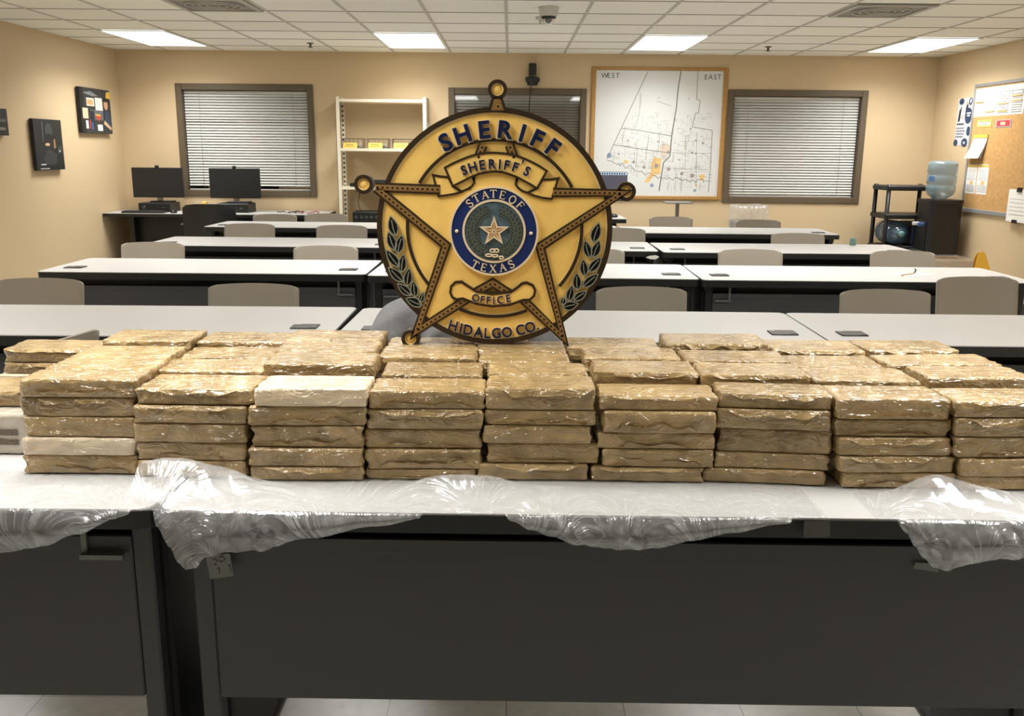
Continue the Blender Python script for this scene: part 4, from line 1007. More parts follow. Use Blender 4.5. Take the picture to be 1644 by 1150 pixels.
while pts[-1][0] < 940: pts.append((pts[-1][0]+rv.uniform(9, 22), 805+(pts[-1][0]-165)*.34*min(1, 560/max(1, pts[-1][0]))+rv.uniform(-18, 18)))
pts = [(x, min(y, 1040+rv.uniform(-12, 22))) for x, y in pts]; pl_(pts, .0026)
for k in range(520):
    x = rv.uniform(190, 970); y = rv.uniform(430, 1010)
    if x < 165+(790-y)*.5 or (y > 830+(x-200)*.4): continue
    L_ = rv.uniform(12, 70)*(1 if y > 620 else .6)
    if rv.random() < .5: pl_([(x, y), (min(x+L_, 972), y+L_*.1)], .0011, mt)
    else: pl_([(x, y), (x-L_*.08, y+L_)], .0011, mt)
for x0, y0, x1, y1 in ((400, 715, 385, 870), (490, 600, 460, 800), (770, 610, 765, 870), (855, 590, 850, 1000), (300, 555, 280, 690), (660, 745, 960, 750), (600, 860, 945, 875), (810, 550, 790, 660), (700, 900, 680, 1020), (740, 930, 735, 1040), (900, 750, 965, 790), (570, 600, 560, 740), (545, 345, 660, 385), (430, 290, 420, 400)): pl_([(x0, y0), (x1, y1)], .0016)
mc = ml; mat('map_orange', (226, 184, 118), .6)
for q in ([(570, 690), (615, 665), (650, 690), (645, 750), (600, 800), (575, 740)],): mc.use(mat('map_tan', (206, 192, 176), .6)).prism([mk(*p) for p in q], Fm, 0, .0004)
for q in ([(525, 775), (585, 790), (575, 905), (530, 915), (480, 975), (450, 970), (500, 900), (505, 830)], [(290, 800), (330, 805), (325, 830), (300, 820)], [(875, 915), (915, 910), (912, 955), (880, 955)], [(838, 985), (858, 990), (850, 1010)]): mc.use(MATS['map_orange']).prism([mk(*p) for p in q], Fm, 0, .0005)
for x, y, r in ((182, 765, 20), (510, 995, 16), (840, 1035, 12), (255, 755, 7), (328, 650, 7), (555, 658, 6)): mc.use(mat('map_blue', (140, 156, 178), .6)).prism(circ(mk(x, y), r*.0014, 10), Fm, 0, .0006)
for x, y, r in ((545, 845, 18), (820, 745, 9), (850, 750, 8), (740, 905, 14), (820, 920, 18), (635, 740, 12), (640, 870, 14), (450, 855, 12), (370, 815, 12), (808, 560, 7), (848, 648, 7), (905, 670, 8), (720, 800, 6)): mc.use(mat('map_brown', (150, 142, 132), .6)).prism(circ(mk(x, y), r*.0014, 8), Fm, .0005, .0008)
mc.build('map_print', tp)
tx = mb(mat('map_letters', (54, 54, 56), .6))
for wd, xs, y in (('WEST', (147, 180, 213, 247), 148), ('EAST', (928, 963, 998, 1030), 160)):
    for ch, x in zip(wd, xs): put_glyph(tx, ch, mk(x, y), .055, 0, Fm, 0, .001, .0, .95)
for ch, x, y in (('7', 564, 322), ('7', 793, 330)): put_glyph(tx, ch, mk(x, y), .022, 0, Fm, 0, .001)
tx.build('map_lettering', tp)
Fn = oldFn

# ------------------------------------------------------------------ canvases on the left wall
def picture(parent, name, fn, w, h, items):
    """printed picture: flat coloured patches (0..1 coordinates) on a sheet."""
    g = MB()
    for k, (col, poly) in enumerate(items):
        g.use(mat('print_%02x%02x%02x' % col, col, .5)); g.prism([(u*w, v*h) for u, v in poly], fn, 0 if k == 0 else .0001*k, .0003+.0002*k)
    return g.build(name, parent)
full = [(0, 0), (1, 0), (1, 1), (0, 1)]
def bx_(x0, y0, x1, y1): return [(x0, y0), (x1, y0), (x1, y1), (x0, y1)]
def el(cx, cy, rx, ry, n=14): return [(cx+rx*math.cos(2*PI*k/n), cy+ry*math.sin(2*PI*k/n)) for k in range(n)]
CANV = [('black canvas print of a dark helmeted figure on the left wall', 8.295, 8.808, 1.20, 1.652,
  [((30, 32, 32), full), ((20, 22, 22), [(.3, 0), (1, 0), (1, .3), (.75, .42), (.5, .42), (.3, .3)]), ((48, 52, 52), [(.25, .2), (.4, .38), (.55, .4), (.75, .3), (.7, .12), (.35, .1)]), ((62, 66, 68), el(.52, .78, .13, .14)), ((24, 26, 26), el(.5, .6, .2, .12)), ((206, 176, 138), el(.44, .505, .085, .03)), ((146, 116, 80), [(.66, .42), (.74, .45), (.72, .62), (.66, .6)]), ((58, 62, 60), [(.78, .3), (.95, .38), (.92, .5), (.8, .44)]), ((120, 122, 120), bx_(.29, .55, .305, .95)), ((190, 190, 188), bx_(.14, .1, .32, .125)), ((180, 180, 178), bx_(.1, .02, .42, .04)), ((220, 218, 210), el(.86, .375, .02, .02))]),
 ('colourful canvas print of a patrol scene with red badge on the left wall', 9.245, 9.936, 1.545, 1.987,
  [((44, 48, 50), full), ((22, 24, 26), bx_(0, 0, .12, 1)), ((120, 124, 126), [(.1, .88), (.35, .93), (.6, .84), (.4, .82)]), ((216, 176, 70), [(.85, .82), (1, .8), (1, .97), (.88, .95)]), ((210, 204, 190), bx_(.2, .6, .45, .78)), ((196, 158, 104), bx_(.22, .63, .4, .74)), ((224, 222, 216), bx_(.48, .5, .72, .8)), ((90, 96, 100), bx_(.3, .3, .72, .52)), ((30, 38, 46), bx_(.3, .1, .42, .5)), ((206, 190, 160), bx_(.05, .32, .22, .55)), ((200, 64, 58), [(.44, .42), (.66, .42), (.56, .27)]), ((222, 190, 80), bx_(.46, .4, .62, .43)), ((40, 58, 86), [(.74, .1), (.98, .12), (.95, .5), (.78, .55)]), ((198, 152, 120), el(.83, .66, .07, .12)), ((32, 30, 30), el(.83, .77, .09, .05)), ((212, 178, 140), [(.72, .22), (.95, .08), (.97, .14), (.75, .3)]), ((54, 84, 140), bx_(.3, .08, .36, .25)), ((230, 230, 226), bx_(.5, .06, .66, .2)), ((170, 60, 50), bx_(.24, .1, .28, .3)), ((200, 204, 206), bx_(.12, .1, .2, .28))]),
 ('dark canvas print cut off by the left edge of the photo', 7.42, 7.884, 1.497, 1.714,
  [((34, 34, 34), full), ((96, 92, 86), bx_(.1, .5, .95, .62)), ((140, 134, 124), bx_(.5, .2, .9, .3)), ((60, 60, 60), bx_(.2, .7, .8, .9))])]
for lab, y0, y1, z0, z1, it in CANV:
    t = thing('canvas_print', lab, 'canvas print', (XL, y0, z0), group='canvas prints on the left wall')
    mb(mat('canvas_edge', (26, 26, 26), .7)).box((.012, 0, 0), (.045, y1-y0, z1-z0), .003).box((0, .03, .03), (.012, y1-y0-.03, z1-z0-.03)).build('stretcher', t)
    picture(t, 'printed_picture', lambda u, v, w: (.0452+w, u, v), y1-y0, z1-z0, it)

# ------------------------------------------------------------------ right wall: poster, cork board and papers
fr_r = lambda X, y0, z0: (lambda u, v, w: (X-w, y0-u, z0+v))     # u runs towards the camera
tl_m = (190, 196, 206); nv = (36, 58, 88)
t = thing('poster', 'tall grey-blue poster with navy circles on the right wall beside the cork board', 'poster', (0, 0, 0))
W_, H_ = .31, .47
mb(mat('poster_paper', (196, 200, 206), .45)).prism([(0, 0), (W_, 0), (W_, H_), (0, H_)], fr_r(XR, 9.755, 1.502), 0, .0015).build('sheet', t)
picture(t, 'printed_picture', fr_r(XR-.0016, 9.755, 1.502), W_, H_, [((196, 200, 206), full), ((228, 230, 232), bx_(.15, .5, .75, 1)), ((26, 32, 42), [(.1, .5), (.25, .52), (.3, .85), (.15, .75)]), ((30, 36, 48), [(.55, .7), (.75, .72), (.7, .9), (.6, .88)]), ((204, 160, 130), el(.38, .6, .06, .04)), ((214, 172, 140), el(.62, .9, .06, .05)), (nv, el(.25, .93, .17, .07)), (nv, el(.85, .92, .12, .08)), ((235, 235, 235), el(.86, .93, .05, .05)), (nv, el(.8, .62, .24, .17)), ((230, 232, 234), bx_(.68, .66, .95, .69)), ((230, 232, 234), bx_(.72, .61, .9, .64)), (nv, el(.9, .3, .12, .1)), (nv, el(.12, .06, .14, .07)), (nv, el(.72, .06, .2, .09)), ((60, 70, 84), bx_(.08, .44, .55, .47)), ((120, 128, 142), bx_(.08, .36, .6, .38)), ((120, 128, 142), bx_(.1, .3, .66, .32)), ((120, 128, 142), bx_(.1, .24, .6, .26)), ((120, 128, 142), bx_(.08, .18, .56, .2)), ((190, 196, 204), bx_(.66, .03, .78, .08))])
cork = mat('cork', (190, 148, 92), .9, bump=.3, bscale=300, var=.14, vscale=40)
al = mat('aluminium_frame', (164, 166, 168), .4, metal=.4)
t = thing('cork_board', 'large aluminium-framed cork board on the right wall', 'notice board', (XR, 0, 0))
CY0, CY1, CZ0, CZ1 = 7.5, 9.41, .845, 2.09
f = mb(al)
for a, b in (((-.022, CY0, CZ0), (0, CY1, CZ0+.04)), ((-.022, CY0, CZ1-.03), (0, CY1, CZ1)), ((-.022, CY1-.03, CZ0+.04), (0, CY1, CZ1-.03)), ((-.022, CY0, CZ0+.04), (0, CY0+.03, CZ1-.03))): f.box(a, b, .003)
f.build('frame', t); mb(cork).box((-.012, CY0+.03, CZ0+.04), (-.002, CY1-.03, CZ1-.03)).build('cork_panel', t)
ln = (168, 170, 176)
def sheet_on(name, lab, cat, y1, y0, z0, z1, items, bow=0, X=XR-.0125, grp=None, th=.001):
    t = thing(name, lab, cat, (0, 0, 0), group=grp); w_, h_ = y1-y0, z1-z0
    mb(paper).prism([(0, 0), (w_, 0), (w_, h_), (0, h_)], fr_r(X, y1, z0), 0, th).build('sheet', t)
    if items: picture(t, 'print', fr_r(X-th, y1, z0), w_, h_, items)
    return t
cal = [((238, 237, 232), full)]
for q in range(4):
    x0 = .03+q*.245; cal += [((176, 178, 184), bx_(x0, .80, x0+.2, .81)), ((176, 178, 184), bx_(x0, .68, x0+.2, .69)), ((176, 178, 184), bx_(x0, .68, x0+.006, .81)), ((176, 178, 184), bx_(x0+.195, .68, x0+.2, .81))]
    cal += [((212, 213, 216), bx_(x0, .62-.075*k, x0+.2, .645-.075*k)) for k in range(8)]
cal += [((226, 182, 84), bx_(.02, .5, .2, .53)), ((226, 182, 84), bx_(.5, .38, .7, .41)), ((226, 182, 84), bx_(.76, .6, .95, .63)), ((226, 182, 84), bx_(.25, .14, .44, .17)), ((226, 182, 84), bx_(.5, .12, .7, .15)), ((226, 182, 84), bx_(.76, .44, .96, .47))]
t = sheet_on('wall_planner', 'wide white planner sheet with grey columns at the top of the cork board', 'paper sheet', 9.385, 8.48, 1.775, 2.045, cal)
t = thing('name_plate', 'small yellow-edged label pinned on the cork board', 'label', (0, 0, 0))
mb(mat('label_yellow', (226, 206, 110), .5)).prism([(0, 0), (.27, 0), (.27, .065), (0, .065)], fr_r(XR-.0125, 9.285, 1.675), 0, .003).build('card', t)
picture(t, 'print', fr_r(XR-.0156, 9.285, 1.675), .27, .065, [((230, 228, 206), bx_(.06, .15, .94, .85)), ((120, 160, 84), bx_(.06, .72, .94, .85)), ((120, 160, 84), bx_(.06, .15, .94, .26)), ((150, 150, 130), bx_(.15, .42, .85, .55))])
t = thing('name_plate', 'small red label in a grey frame pinned on the cork board', 'label', (0, 0, 0))
mb(mat('label_grey', (160, 164, 170), .5)).prism([(0, 0), (.275, 0), (.275, .068), (0, .068)], fr_r(XR-.0125, 8.93, 1.665), 0, .003).build('holder', t)
picture(t, 'print', fr_r(XR-.0156, 8.93, 1.665), .275, .068, [((206, 62, 66), bx_(.07, .12, .93, .9)), ((232, 204, 170), bx_(.32, .3, .62, .7)), ((206, 62, 66), bx_(.42, .45, .5, .55))])
# tear-off pad, its sheets bowing out
t = thing('note_pad', 'tear-off white pad with yellow top curling on the cork board', 'note pad', (0, 0, 0))
for k in range(3):
    g = mb(paper); g.grid(6, 8, lambda u, v: (XR-.014-.003*k-.05*v*v*(.5+.25*k), 9.31-.27*u+.05*v, 1.585-.21*v)); g.build('page', t)
mb(mat('pad_yellow', (226, 192, 84), .6)).prism([(0, 0), (.275, 0), (.275, .028), (0, .028)], fr_r(XR-.013, 9.312, 1.572), 0, .012).build('header', t)
it = [((238, 237, 232), full), ((226, 190, 90), bx_(0, .9, 1, .98))]+[((186, 190, 198), bx_(.08, .78-.06*k, .92, .80-.06*k)) for k in range(6)]+[((230, 190, 130), bx_(.4, .32, .72, .44))]+[((196, 198, 204), bx_(.08, .28-.05*k, .92, .30-.05*k)) for k in range(5)]
sheet_on('printed_sheet', 'left one of two printed sheets side by side low on the cork board', 'paper sheet', 9.375, 9.18, 1.03, 1.315, it, grp='pair of printed sheets')
sheet_on('printed_sheet', 'right one of two printed sheets side by side low on the cork board', 'paper sheet', 9.165, 8.955, 1.03, 1.32, it, grp='pair of printed sheets')
t = thing('clipped_papers', 'white papers with black binder clips hanging at the right frame edge', 'papers', (0, 0, 0))
mb(paper).prism([(0, 0), (.36, 0), (.36, .29), (0, .29)], fr_r(XR-.03, 8.49, .815), 0, .012).build('sheet', t)
mb(black_pl).prism([(.14, .27), (.22, .27), (.21, .31), (.15, .31)], fr_r(XR-.038, 8.49, .815), 0, .014).prism([(.12, -.01), (.19, -.01), (.19, .02), (.12, .02)], fr_r(XR-.038, 8.49, .815), 0, .014).build('binder_clip', t)
picture(t, 'print', fr_r(XR-.0425, 8.49, .815), .36, .29, [((196, 198, 202), bx_(.1, .7-.12*k, .8, .72-.12*k)) for k in range(5)])
t = thing('wall_outlet', 'white power outlet low on the right wall beside the water cooler', 'outlet', (XR, 8.98, .40))
mb(mat('outlet_white', (206, 200, 184), .5)).box((-.006, -.04, -.06), (0, .04, .06), .002).build('plate', t); mb(grom_m).box((-.007, -.012, .012), (-.0061, .012, .036)).box((-.007, -.012, -.036), (-.0061, .012, -.012)).build('socket', t)

# ------------------------------------------------------------------ open shelf unit and what lies on it
SY0, SY1, SX0, SX1 = 9.93, 10.26, -1.852, -.892
t = thing('shelf_unit', 'open cream metal shelf unit against the back wall, left of the badge', 'shelf', (0, 0, 0))
f = mb(cream)
for x in (SX0, SX1-.04):
    for y in (SY0, SY1-.04):
        f = mb(cream).box((x, y, 0), (x+.04, y+.004, 1.95)).box((x if x == SX0 else x+.036, y, 0), (x+.004 if x == SX0 else x+.04, y+.04, 1.95))
        if x == SX0 and y > SY0:
            f.use(grom_m)
            for k in range(34): f.box((x+.012, y-.0012, .2+.05*k), (x+.03, y-.0002, .225+.05*k))
        f.build('post', t)
for x in (SX0+.002, SX1-.006): mb(mat('shelf_side', (176, 166, 146), .5)).box((x, SY0+.04, 1.70), (x+.004, SY1-.04, 1.95)).box((x, SY0+.04, 0), (x+.004, SY1-.04, .25)).build('side_panel', t)
SH = [1.925, 1.42, 1.015, .58, .12]
for z in SH: mb(cream).box((SX0+.005, SY0+.001, z-.028), (SX1-.005, SY0+.003, z)).box((SX0+.005, SY0+.003, z-.004), (SX1-.005, SY1-.003, z)).build('shelf_board', t)
wire = mat('black_wire', (36, 34, 32), .5)
sh_y = SY0+.09
YC = mat('card_yellow', (226, 196, 96), .6)
for k, xc in enumerate((-1.70, -1.43, -1.16)):
    w_ = .215
    tr = thing('wire_tray', ('left', 'middle', 'right')[k]+' black wire tray on the upper shelf, behind a yellow card', 'tray', (xc, sh_y, 1.4202), group='wire trays on the shelf')
    g = mb(wire)
    for yy in (0, .18):
        g.tube([(-w_/2, yy, .003), (w_/2, yy, .003)], .0025, 5); g.tube([(-w_/2-.008, yy, .10), (w_/2+.008, yy, .10)], .0025, 5)
        for q in range(6): g.tube([(-w_/2+w_*q/5, yy, .003), (-w_/2-.008+(w_+.016)*q/5, yy, .10)], .002, 5)
    for xx in (-1, 1):
        g.tube([(xx*w_/2, 0, .003), (xx*w_/2, .18, .003)], .0025, 5); g.tube([(xx*(w_/2+.008), 0, .10), (xx*(w_/2+.008), .18, .10)], .0025, 5)
        for q in range(1, 4): g.tube([(xx*w_/2, .045*q, .003), (xx*(w_/2+.008), .045*q, .10)], .002, 5)
    g.build('wire_basket', tr)
    p = mb(paper); p.grid(6, 6, lambda u, v: (-.09+.18*u, .02+.14*v, .008+.05*u*u*(1-v)+.004*v)); p.build('loose_paper', tr)
    cd = thing('name_card', 'yellow card standing in front of the %s wire tray' % ('left', 'middle', 'right')[k], 'card', (xc-.02, SY0+.05, 1.4202), group='yellow cards on the shelf')
    mb(YC).prism([(-.075, 0), (.075, 0), (.075, .058), (-.075, .058)], lambda u, v, w: (u, w+v*.3, v), 0, .001).build('card', cd)
    mb(mat('card_print', (150, 120, 50), .7)).prism([(-.045, .034), (.04, .034), (.04, .041), (-.045, .041)], lambda u, v, w: (u, -.0006-w+v*.3, v), 0, .0004).prism([(-.05, .018), (.05, .018), (.05, .023), (-.05, .023)], lambda u, v, w: (u, -.0006-w+v*.3, v), 0, .0004).build('print', cd)
t = thing('router_box', 'black electronics with cable on the middle shelf, left of the badge', 'electronics', (-1.6, SY0+.12, 1.0152))
mb(black_pl).box((-.13, -.09, 0), (.10, .09, .04), .006).box((-.05, -.06, .04), (.3, .05, .075), .01).build('body', t); c_ = mb(black_pl).tube([(-.05, -.127, .03), (-.02, -.13, -.06), (-.04, -.128, -.16), (-.02, -.129, -.24), (.02, -.130, -.3)], .004, 6).build('loose_cable', None, (-1.6, SY0+.12, 1.0152)); tag(c_, 'thin black cable hanging down from the middle shelf, left of the badge', 'cable')
t = thing('plastic_crate', 'black ribbed crate on the lower shelf behind the fourth table row', 'crate', (-1.52, SY0+.17, .5802))
mb(black_pl).box((-.19, -.15, 0), (.22, .13, .17), .012).build('body', t); rbm = mb(grom_m)
for k in range(7): rbm.lathe([(.022, 0), (.018, .006)], 4, c=(-.15+.05*k, -.151, .11), fn=lambda X, Y, Z, k=k: (-.15+.055*k+X, -.151-Z, .11+Y))
rbm.build('ribs', t)

# ------------------------------------------------------------------ black cylinder gadget above the middle window
t = thing('wall_antenna', 'black cylinder device with cord on the back wall above the middle window', 'device', (.227, YB-.055, 2.10))
mb(black_pl).lathe([(.038, .10), (.041, .105), (.041, .22), (.036, .228), (0.001, .228)], 24).build('cylinder', t)
mb(steel).lathe([(.037, .092), (.040, .095), (.040, .100), (.037, .101)], 24).build('silver_ring', t)
mb(black_pl).lathe([(.02, 0), (.055, .002), (.058, .028), (.076, .04), (.08, .07), (.07, .085), (.03, .09)], 28).box((-.012, 0, .03), (.012, .055, .07)).build('base', t)
mb(black_pl).tube([(-.01, 0, .005), (-.02, .015, -.05), (-.03, .018, -.2), (-.035, .02, -.5), (-.04, .02, -1.0), (-.04, .02, -1.4)], .005, 6).build('cord', t)

# ------------------------------------------------------------------ computer desk at the back left
t = thing('computer_desk', 'white-topped black desk in the back left corner carrying two monitors', 'desk', (0, 0, 0))
mb(black_edge).box((-4.262, 9.60, .70), (-1.95, 10.27, .732), .004).build('edge_band', t)
mb(white_lam).box((-4.26, 9.602, .7321), (-1.952, 10.268, .737)).build('desktop', t)
mb(leg_black).box((-3.98, 9.82, .02), (-2.1, 9.835, .69)).build('modesty_panel', t)
for x in (-4.0, -3.02, -2.08): mb(leg_black).box((x-.02, 9.70, 0), (x+.02, 10.2, .699)).build('leg', t)
def monitor(xc, lab, y=9.93, z0=.737):
    t = thing('monitor', lab, 'monitor', (xc, y, z0), group='black desktop monitors')
    mb(black_pl).box((-.272, -.012, .145), (.272, .02, .462), .004).build('housing', t)
    mb(screen_m).box((-.264, -.0135, .156), (.264, -.0122, .456)).build('screen', t)
    mb(steel).box((-.03, .0205, .1105), (.03, .04, .30), .004).build('stand', t)
    mb(black_pl).lathe([(.02, .0), (.022, .02), (.001, .03)], 14, c=(0, .0, .462)).build('webcam', t)
    return t
for xc, lab in ((-3.806, 'black monitor at the left on the back corner desk, near the left wall'), (-2.975, 'black monitor in front of the left blind window')):
    t = monitor(xc, lab)
    b = thing('desktop_computer', 'flat black computer under the %s monitor' % ('left' if xc < -3.5 else 'window-side'), 'computer', (xc+.03, 9.86, .737), group='flat black computers under the monitors')
    mb(black_pl).box((-.19, -.05, 0), (.15, .25, .095), .005).build('case', b)
    mb(grom_m).lathe([(.02, 0), (.02, .003), (.015, .004)], 16, fn=lambda X, Y, Z: (-.13+X, -.05-Z, .05+Y)).build('badge_disc', b); mb(steel).box((.06, -.0525, .045), (.09, -.0502, .05)).build('front_ports', b)
    mb(black_pl).box((-.12, .1, .0951), (.12, .22, .11), .004).build('riser', b)
    t.location.z = .737; t.location.y = 9.99
t = thing('keyboard', 'black keyboard on the corner desk in front of the left monitor', 'keyboard', (-3.86, 9.70, .737))
mb(black_pl).box((-.22, -.07, 0), (.22, .07, .018), .005).build('base', t)
kk = mb(mat('key_caps', (34, 34, 36), .5))
for r in range(5):
    for c in range(15): kk.box((-.21+.028*c, -.06+.025*r, .018), (-.21+.028*c+.022, -.06+.025*r+.019, .023), .002)
kk.build('keys', t)
t = mb(black_pl).lathe([(.03, 0), (.032, .012), (.022, .03), (.001, .035)], 18, fn=lambda X, Y, Z: (X, Y*1.6, Z)).build('computer_mouse', None, (-3.55, 9.70, .737)); tag(t, 'black mouse right of the keyboard on the corner desk', 'mouse')
t = thing('tissue_box', 'small tan box on the corner desk beside the office chair', 'box', (-3.30, 9.93, .737))
mb(mat('tan_card', (176, 140, 84), .7)).box((-.06, -.05, 0), (.06, .05, .075), .003).build('box', t); mb(mat('yellow_card', (222, 186, 96), .6)).box((-.025, -.02, .075), (.03, .02, .108), .004).build('top_item', t)
t = thing('cable_coil', 'tangle of red and black cables on the desk by the window', 'cables', (-2.25, 9.8, .737))
rv = random.Random(5)
for nm, col, x0 in (('red_cable', (150, 42, 36), .05), ('black_cable', (22, 22, 22), -.12), ('pale_cable', (200, 196, 186), -.06)):
    mb(mat(nm, col, .5)).tube([(x0-.1+.26*k/14+rv.uniform(-.01, .01), rv.uniform(-.05, .05), .006+rv.uniform(0, .02)) for k in range(15)], .005, 6).build(nm, t)
# black office chair in front of it
t = thing('office_chair', 'black high-back office chair at the corner desk', 'office chair', (-2.93, 9.15, 0))
lth = mat('black_leather', (30, 31, 32), .42)
g = mb(lth)
def backp(u, v, o):
    x = (u-.5)*.54*(1-.06*v**2)*(1 if v < .93 else 1-.12*((v-.93)/.07)**2); e = abs(2*u-1)
    return (x, -.22-.05*v+o*.06*(1-e**4)+.05*e**2, .5+.38*v-.012*e**3*(v > .8))
g.grid(15, 15, lambda u, v: backp(u, v, 0)); g.grid(15, 15, lambda u, v: backp(1-u, v, 1))
for e in (0, 1): g.grid(2, 15, lambda u, v, e=e: backp(e, v, u if e else 1-u))
g.grid(15, 2, lambda u, v: backp(u, 1, v)); g.grid(15, 2, lambda u, v: backp(1-u, 0, v)); g.build('backrest', t)
mb(lth).box((-.26, -.2, .44), (.26, .28, .53), .03).build('seat', t)
for sx in (-1, 1): mb(black_pl).tube([(sx*.27, .15, .46), (sx*.31, .15, .6), (sx*.31, .1, .66), (sx*.31, -.12, .66)], .02, 8).build('armrest', t)
g = mb(black_pl).lathe([(.03, .1), (.03, .44), (.001, .44)], 14)
for k in range(5): a = 2*PI*k/5+.3; g.tube([(0, 0, .11), (.3*math.cos(a), .3*math.sin(a), .07)], .022, 8)
g.build('base', t)
for k in range(5): a = 2*PI*k/5+.3; mb(black_pl).lathe([(.001, -.02), (.03, -.02), (.03, .02), (.001, .02)], 14, fn=lambda X, Y, Z, a=a: (.31*math.cos(a)+X, .31*math.sin(a)+Z, .03+Y)).build('caster', t)

# ------------------------------------------------------------------ small desk with lit screen right of the badge
t = thing('side_desk', 'small white-topped desk against the back wall, just right of the badge', 'desk', (0, 0, 0))
mb(black_edge).box((.25, 9.42, .69), (1.195, 10.05, .732), .004).build('edge_band', t); mb(white_lam).box((.252, 9.422, .7321), (1.193, 10.048, .737)).build('desktop', t)
for x in (.33, 1.06): mb(leg_black).box((x-.02, 9.5, 0), (x+.02, 9.98, .689)).build('leg', t)
mb(black_pl).box((.8, 9.47, .60), (1.1, 9.8, .688), .006).build('tray', t)
t = thing('lit_monitor', 'monitor with icon bar lit, half hidden behind the right tip of the badge', 'monitor', (.965, 9.84, .737))
mb(black_pl).box((-.275, -.01, .16), (.275, .02, .462), .004).build('housing', t)
scr = bpy.data.materials.new('lit_screen'); scr.use_nodes = True; b_ = scr.node_tree.nodes['Principled BSDF']; b_.inputs['Base Color'].default_value = srgb((66, 64, 74)); b_.inputs['Emission Color'].default_value = srgb((70, 68, 80)); b_.inputs['Emission Strength'].default_value = .35; b_.inputs['Roughness'].default_value = .3
bar = bpy.data.materials.new('lit_bar'); bar.use_nodes = True; b_ = bar.node_tree.nodes['Principled BSDF']; b_.inputs['Base Color'].default_value = srgb((150, 170, 190)); b_.inputs['Emission Color'].default_value = srgb((150, 176, 205)); b_.inputs['Emission Strength'].default_value = .35
mb(scr).box((-.268, -.0115, .17), (.268, -.0102, .43)).build('screen', t)
g = mb(bar).box((-.268, -.0115, .43), (.268, -.0102, .456)); g.use(black_pl)
for k in range(20): g.box((-.26+.026*k, -.0118, .434), (-.244+.026*k, -.0115, .45))
g.build('icon_bar', t)
mb(black_pl).box((-.03, .015, .02), (.03, .035, .25)).box((-.1, -.05, 0), (.1, .09, .02), .004).build('stand', t)
t = mb(black_pl).lathe([(.045, 0), (.048, .014), (.03, .034), (.001, .038)], 18).build('computer_mouse', None, (1.08, 9.62, .737)); tag(t, 'black mouse on the small desk right of the badge', 'mouse')
t = mb(mat('white_cord', (196, 190, 176), .6)).tube([(1.2, 9.52, .734), (1.206, 9.50, .70), (1.20, 9.49, .64), (1.235, 9.50, .60), (1.21, 9.52, .52), (1.22, 9.53, .2), (1.22, 9.53, .004)], .004, 6).build('pale_cable', None); tag(t, 'thin pale cord hanging at the corner of the small desk', 'cord')

# ------------------------------------------------------------------ metal stand, lined bin
t = thing('lectern_stand', 'thin grey metal stand with flat top against the back wall below the map', 'stand', (1.815, 10.0, 0))
mb(steel).box((-.145, -.12, .868), (.145, .12, .885), .004).build('top_plate', t); mb(steel).box((-.018, -.018, .03), (.018, .018, .868)).build('pole', t); mb(steel).box((-.2, -.16, 0), (.2, .16, .03), .01).build('base', t)
t = thing('lined_bin', 'bin with crinkled clear plastic liner below the right window', 'bin', (2.49, 9.6, 0))
mb(mat('bin_grey', (120, 116, 106), .6)).lathe([(.15, 0), (.185, .70), (.19, .72), (.17, .72), (.16, .1)], 24).build('drum', t)
g = mb(film_loose)
def linerp(u, v):
    a = 2*PI*u; r = .197+.012*noise.noise(V(3*math.cos(a)+v*4, 3*math.sin(a), v*3))+.006*math.sin(a*17+v*5)
    z = .55+.33*min(1, v*1.6)
    if v > .6: r *= 1-.75*((v-.6)/.4); z = .88-.03*((v-.6)/.4)+.014*noise.noise(V(a*3, v*9, 2))
    return (r*math.cos(a), r*math.sin(a), z)
g.grid(73, 17, linerp); g.build('plastic_liner', t)

# ------------------------------------------------------------------ rack, water cooler, bins in the right corner
t = thing('utility_rack', 'black plastic shelf rack in the back right corner beside the water cooler', 'rack', (4.15, 9.72, 0))
for sx in (-.235, .235):
    for sy in (-.17, .17): mb(black_pl).lathe([(.022, 0), (.022, 1.1), (.001, 1.1)], 12, c=(sx, sy, 0)).build('post', t)
for z in (.12, .47, .80, 1.09): mb(black_pl).box((-.262, -.205, z-.05), (.262, .205, z), .01).build('shelf_board', t)
blue_w = mat('water_blue', (52, 76, 116), .15, coat=.5); pale_w = mat('bottle_plastic', (84, 104, 122), .12, coat=.6)
BOT = [(.001, 0), (.12, .0), (.135, .02), (.135, .10), (.128, .115), (.135, .13), (.135, .20), (.128, .215), (.135, .23), (.135, .29), (.12, .33), (.05, .37), (.028, .385), (.028, .415), (.001, .415)]
def lying(loc_, lab, m):
    t = thing('water_jug', lab, 'water jug', loc_, group='water jugs lying on the rack')
    mb(m).lathe([(r*.95, z) for r, z in BOT], 24, fn=lambda X, Y, Z: (X, -Z+.2, Y+.129)).build('bottle_body', t)
    mb(mat('teal_cap', (110, 148, 148), .5)).lathe([(.03, .40), (.03, .43), (.001, .43)], 16, fn=lambda X, Y, Z: (X, -Z+.2, Y+.129)).build('cap', t)
lying((4.07, 9.72, .4702), 'clear blue water jug lying on the left of the black rack shelf', pale_w)
t = thing('storage_tote', 'dark blue crate on the lower shelf of the black rack', 'crate', (4.28, 9.72, .4702)); mb(mat('tote_blue', (26, 40, 66), .4)).box((-.07, -.15, 0), (.07, .15, .24), .012).build('body', t); mb(mat('tote_blue', 0)).box((-.075, -.155, .215), (.075, .155, .245), .006).build('rim', t)
t = thing('water_jug', 'pale water jug standing on the floor left of the black rack', 'water jug', (3.72, 9.55, 0)); mb(pale_w).lathe(BOT, 24).build('bottle_body', t); mb(MATS['teal_cap']).lathe([(.03, .40), (.03, .44), (.001, .44)], 16).build('cap', t)
t = thing('drink_bottle', 'small teal bottle standing on the third table row at right', 'bottle', at_z(1382, 393, .737)[:] if False else (2.58, 6.86, .7372)); 
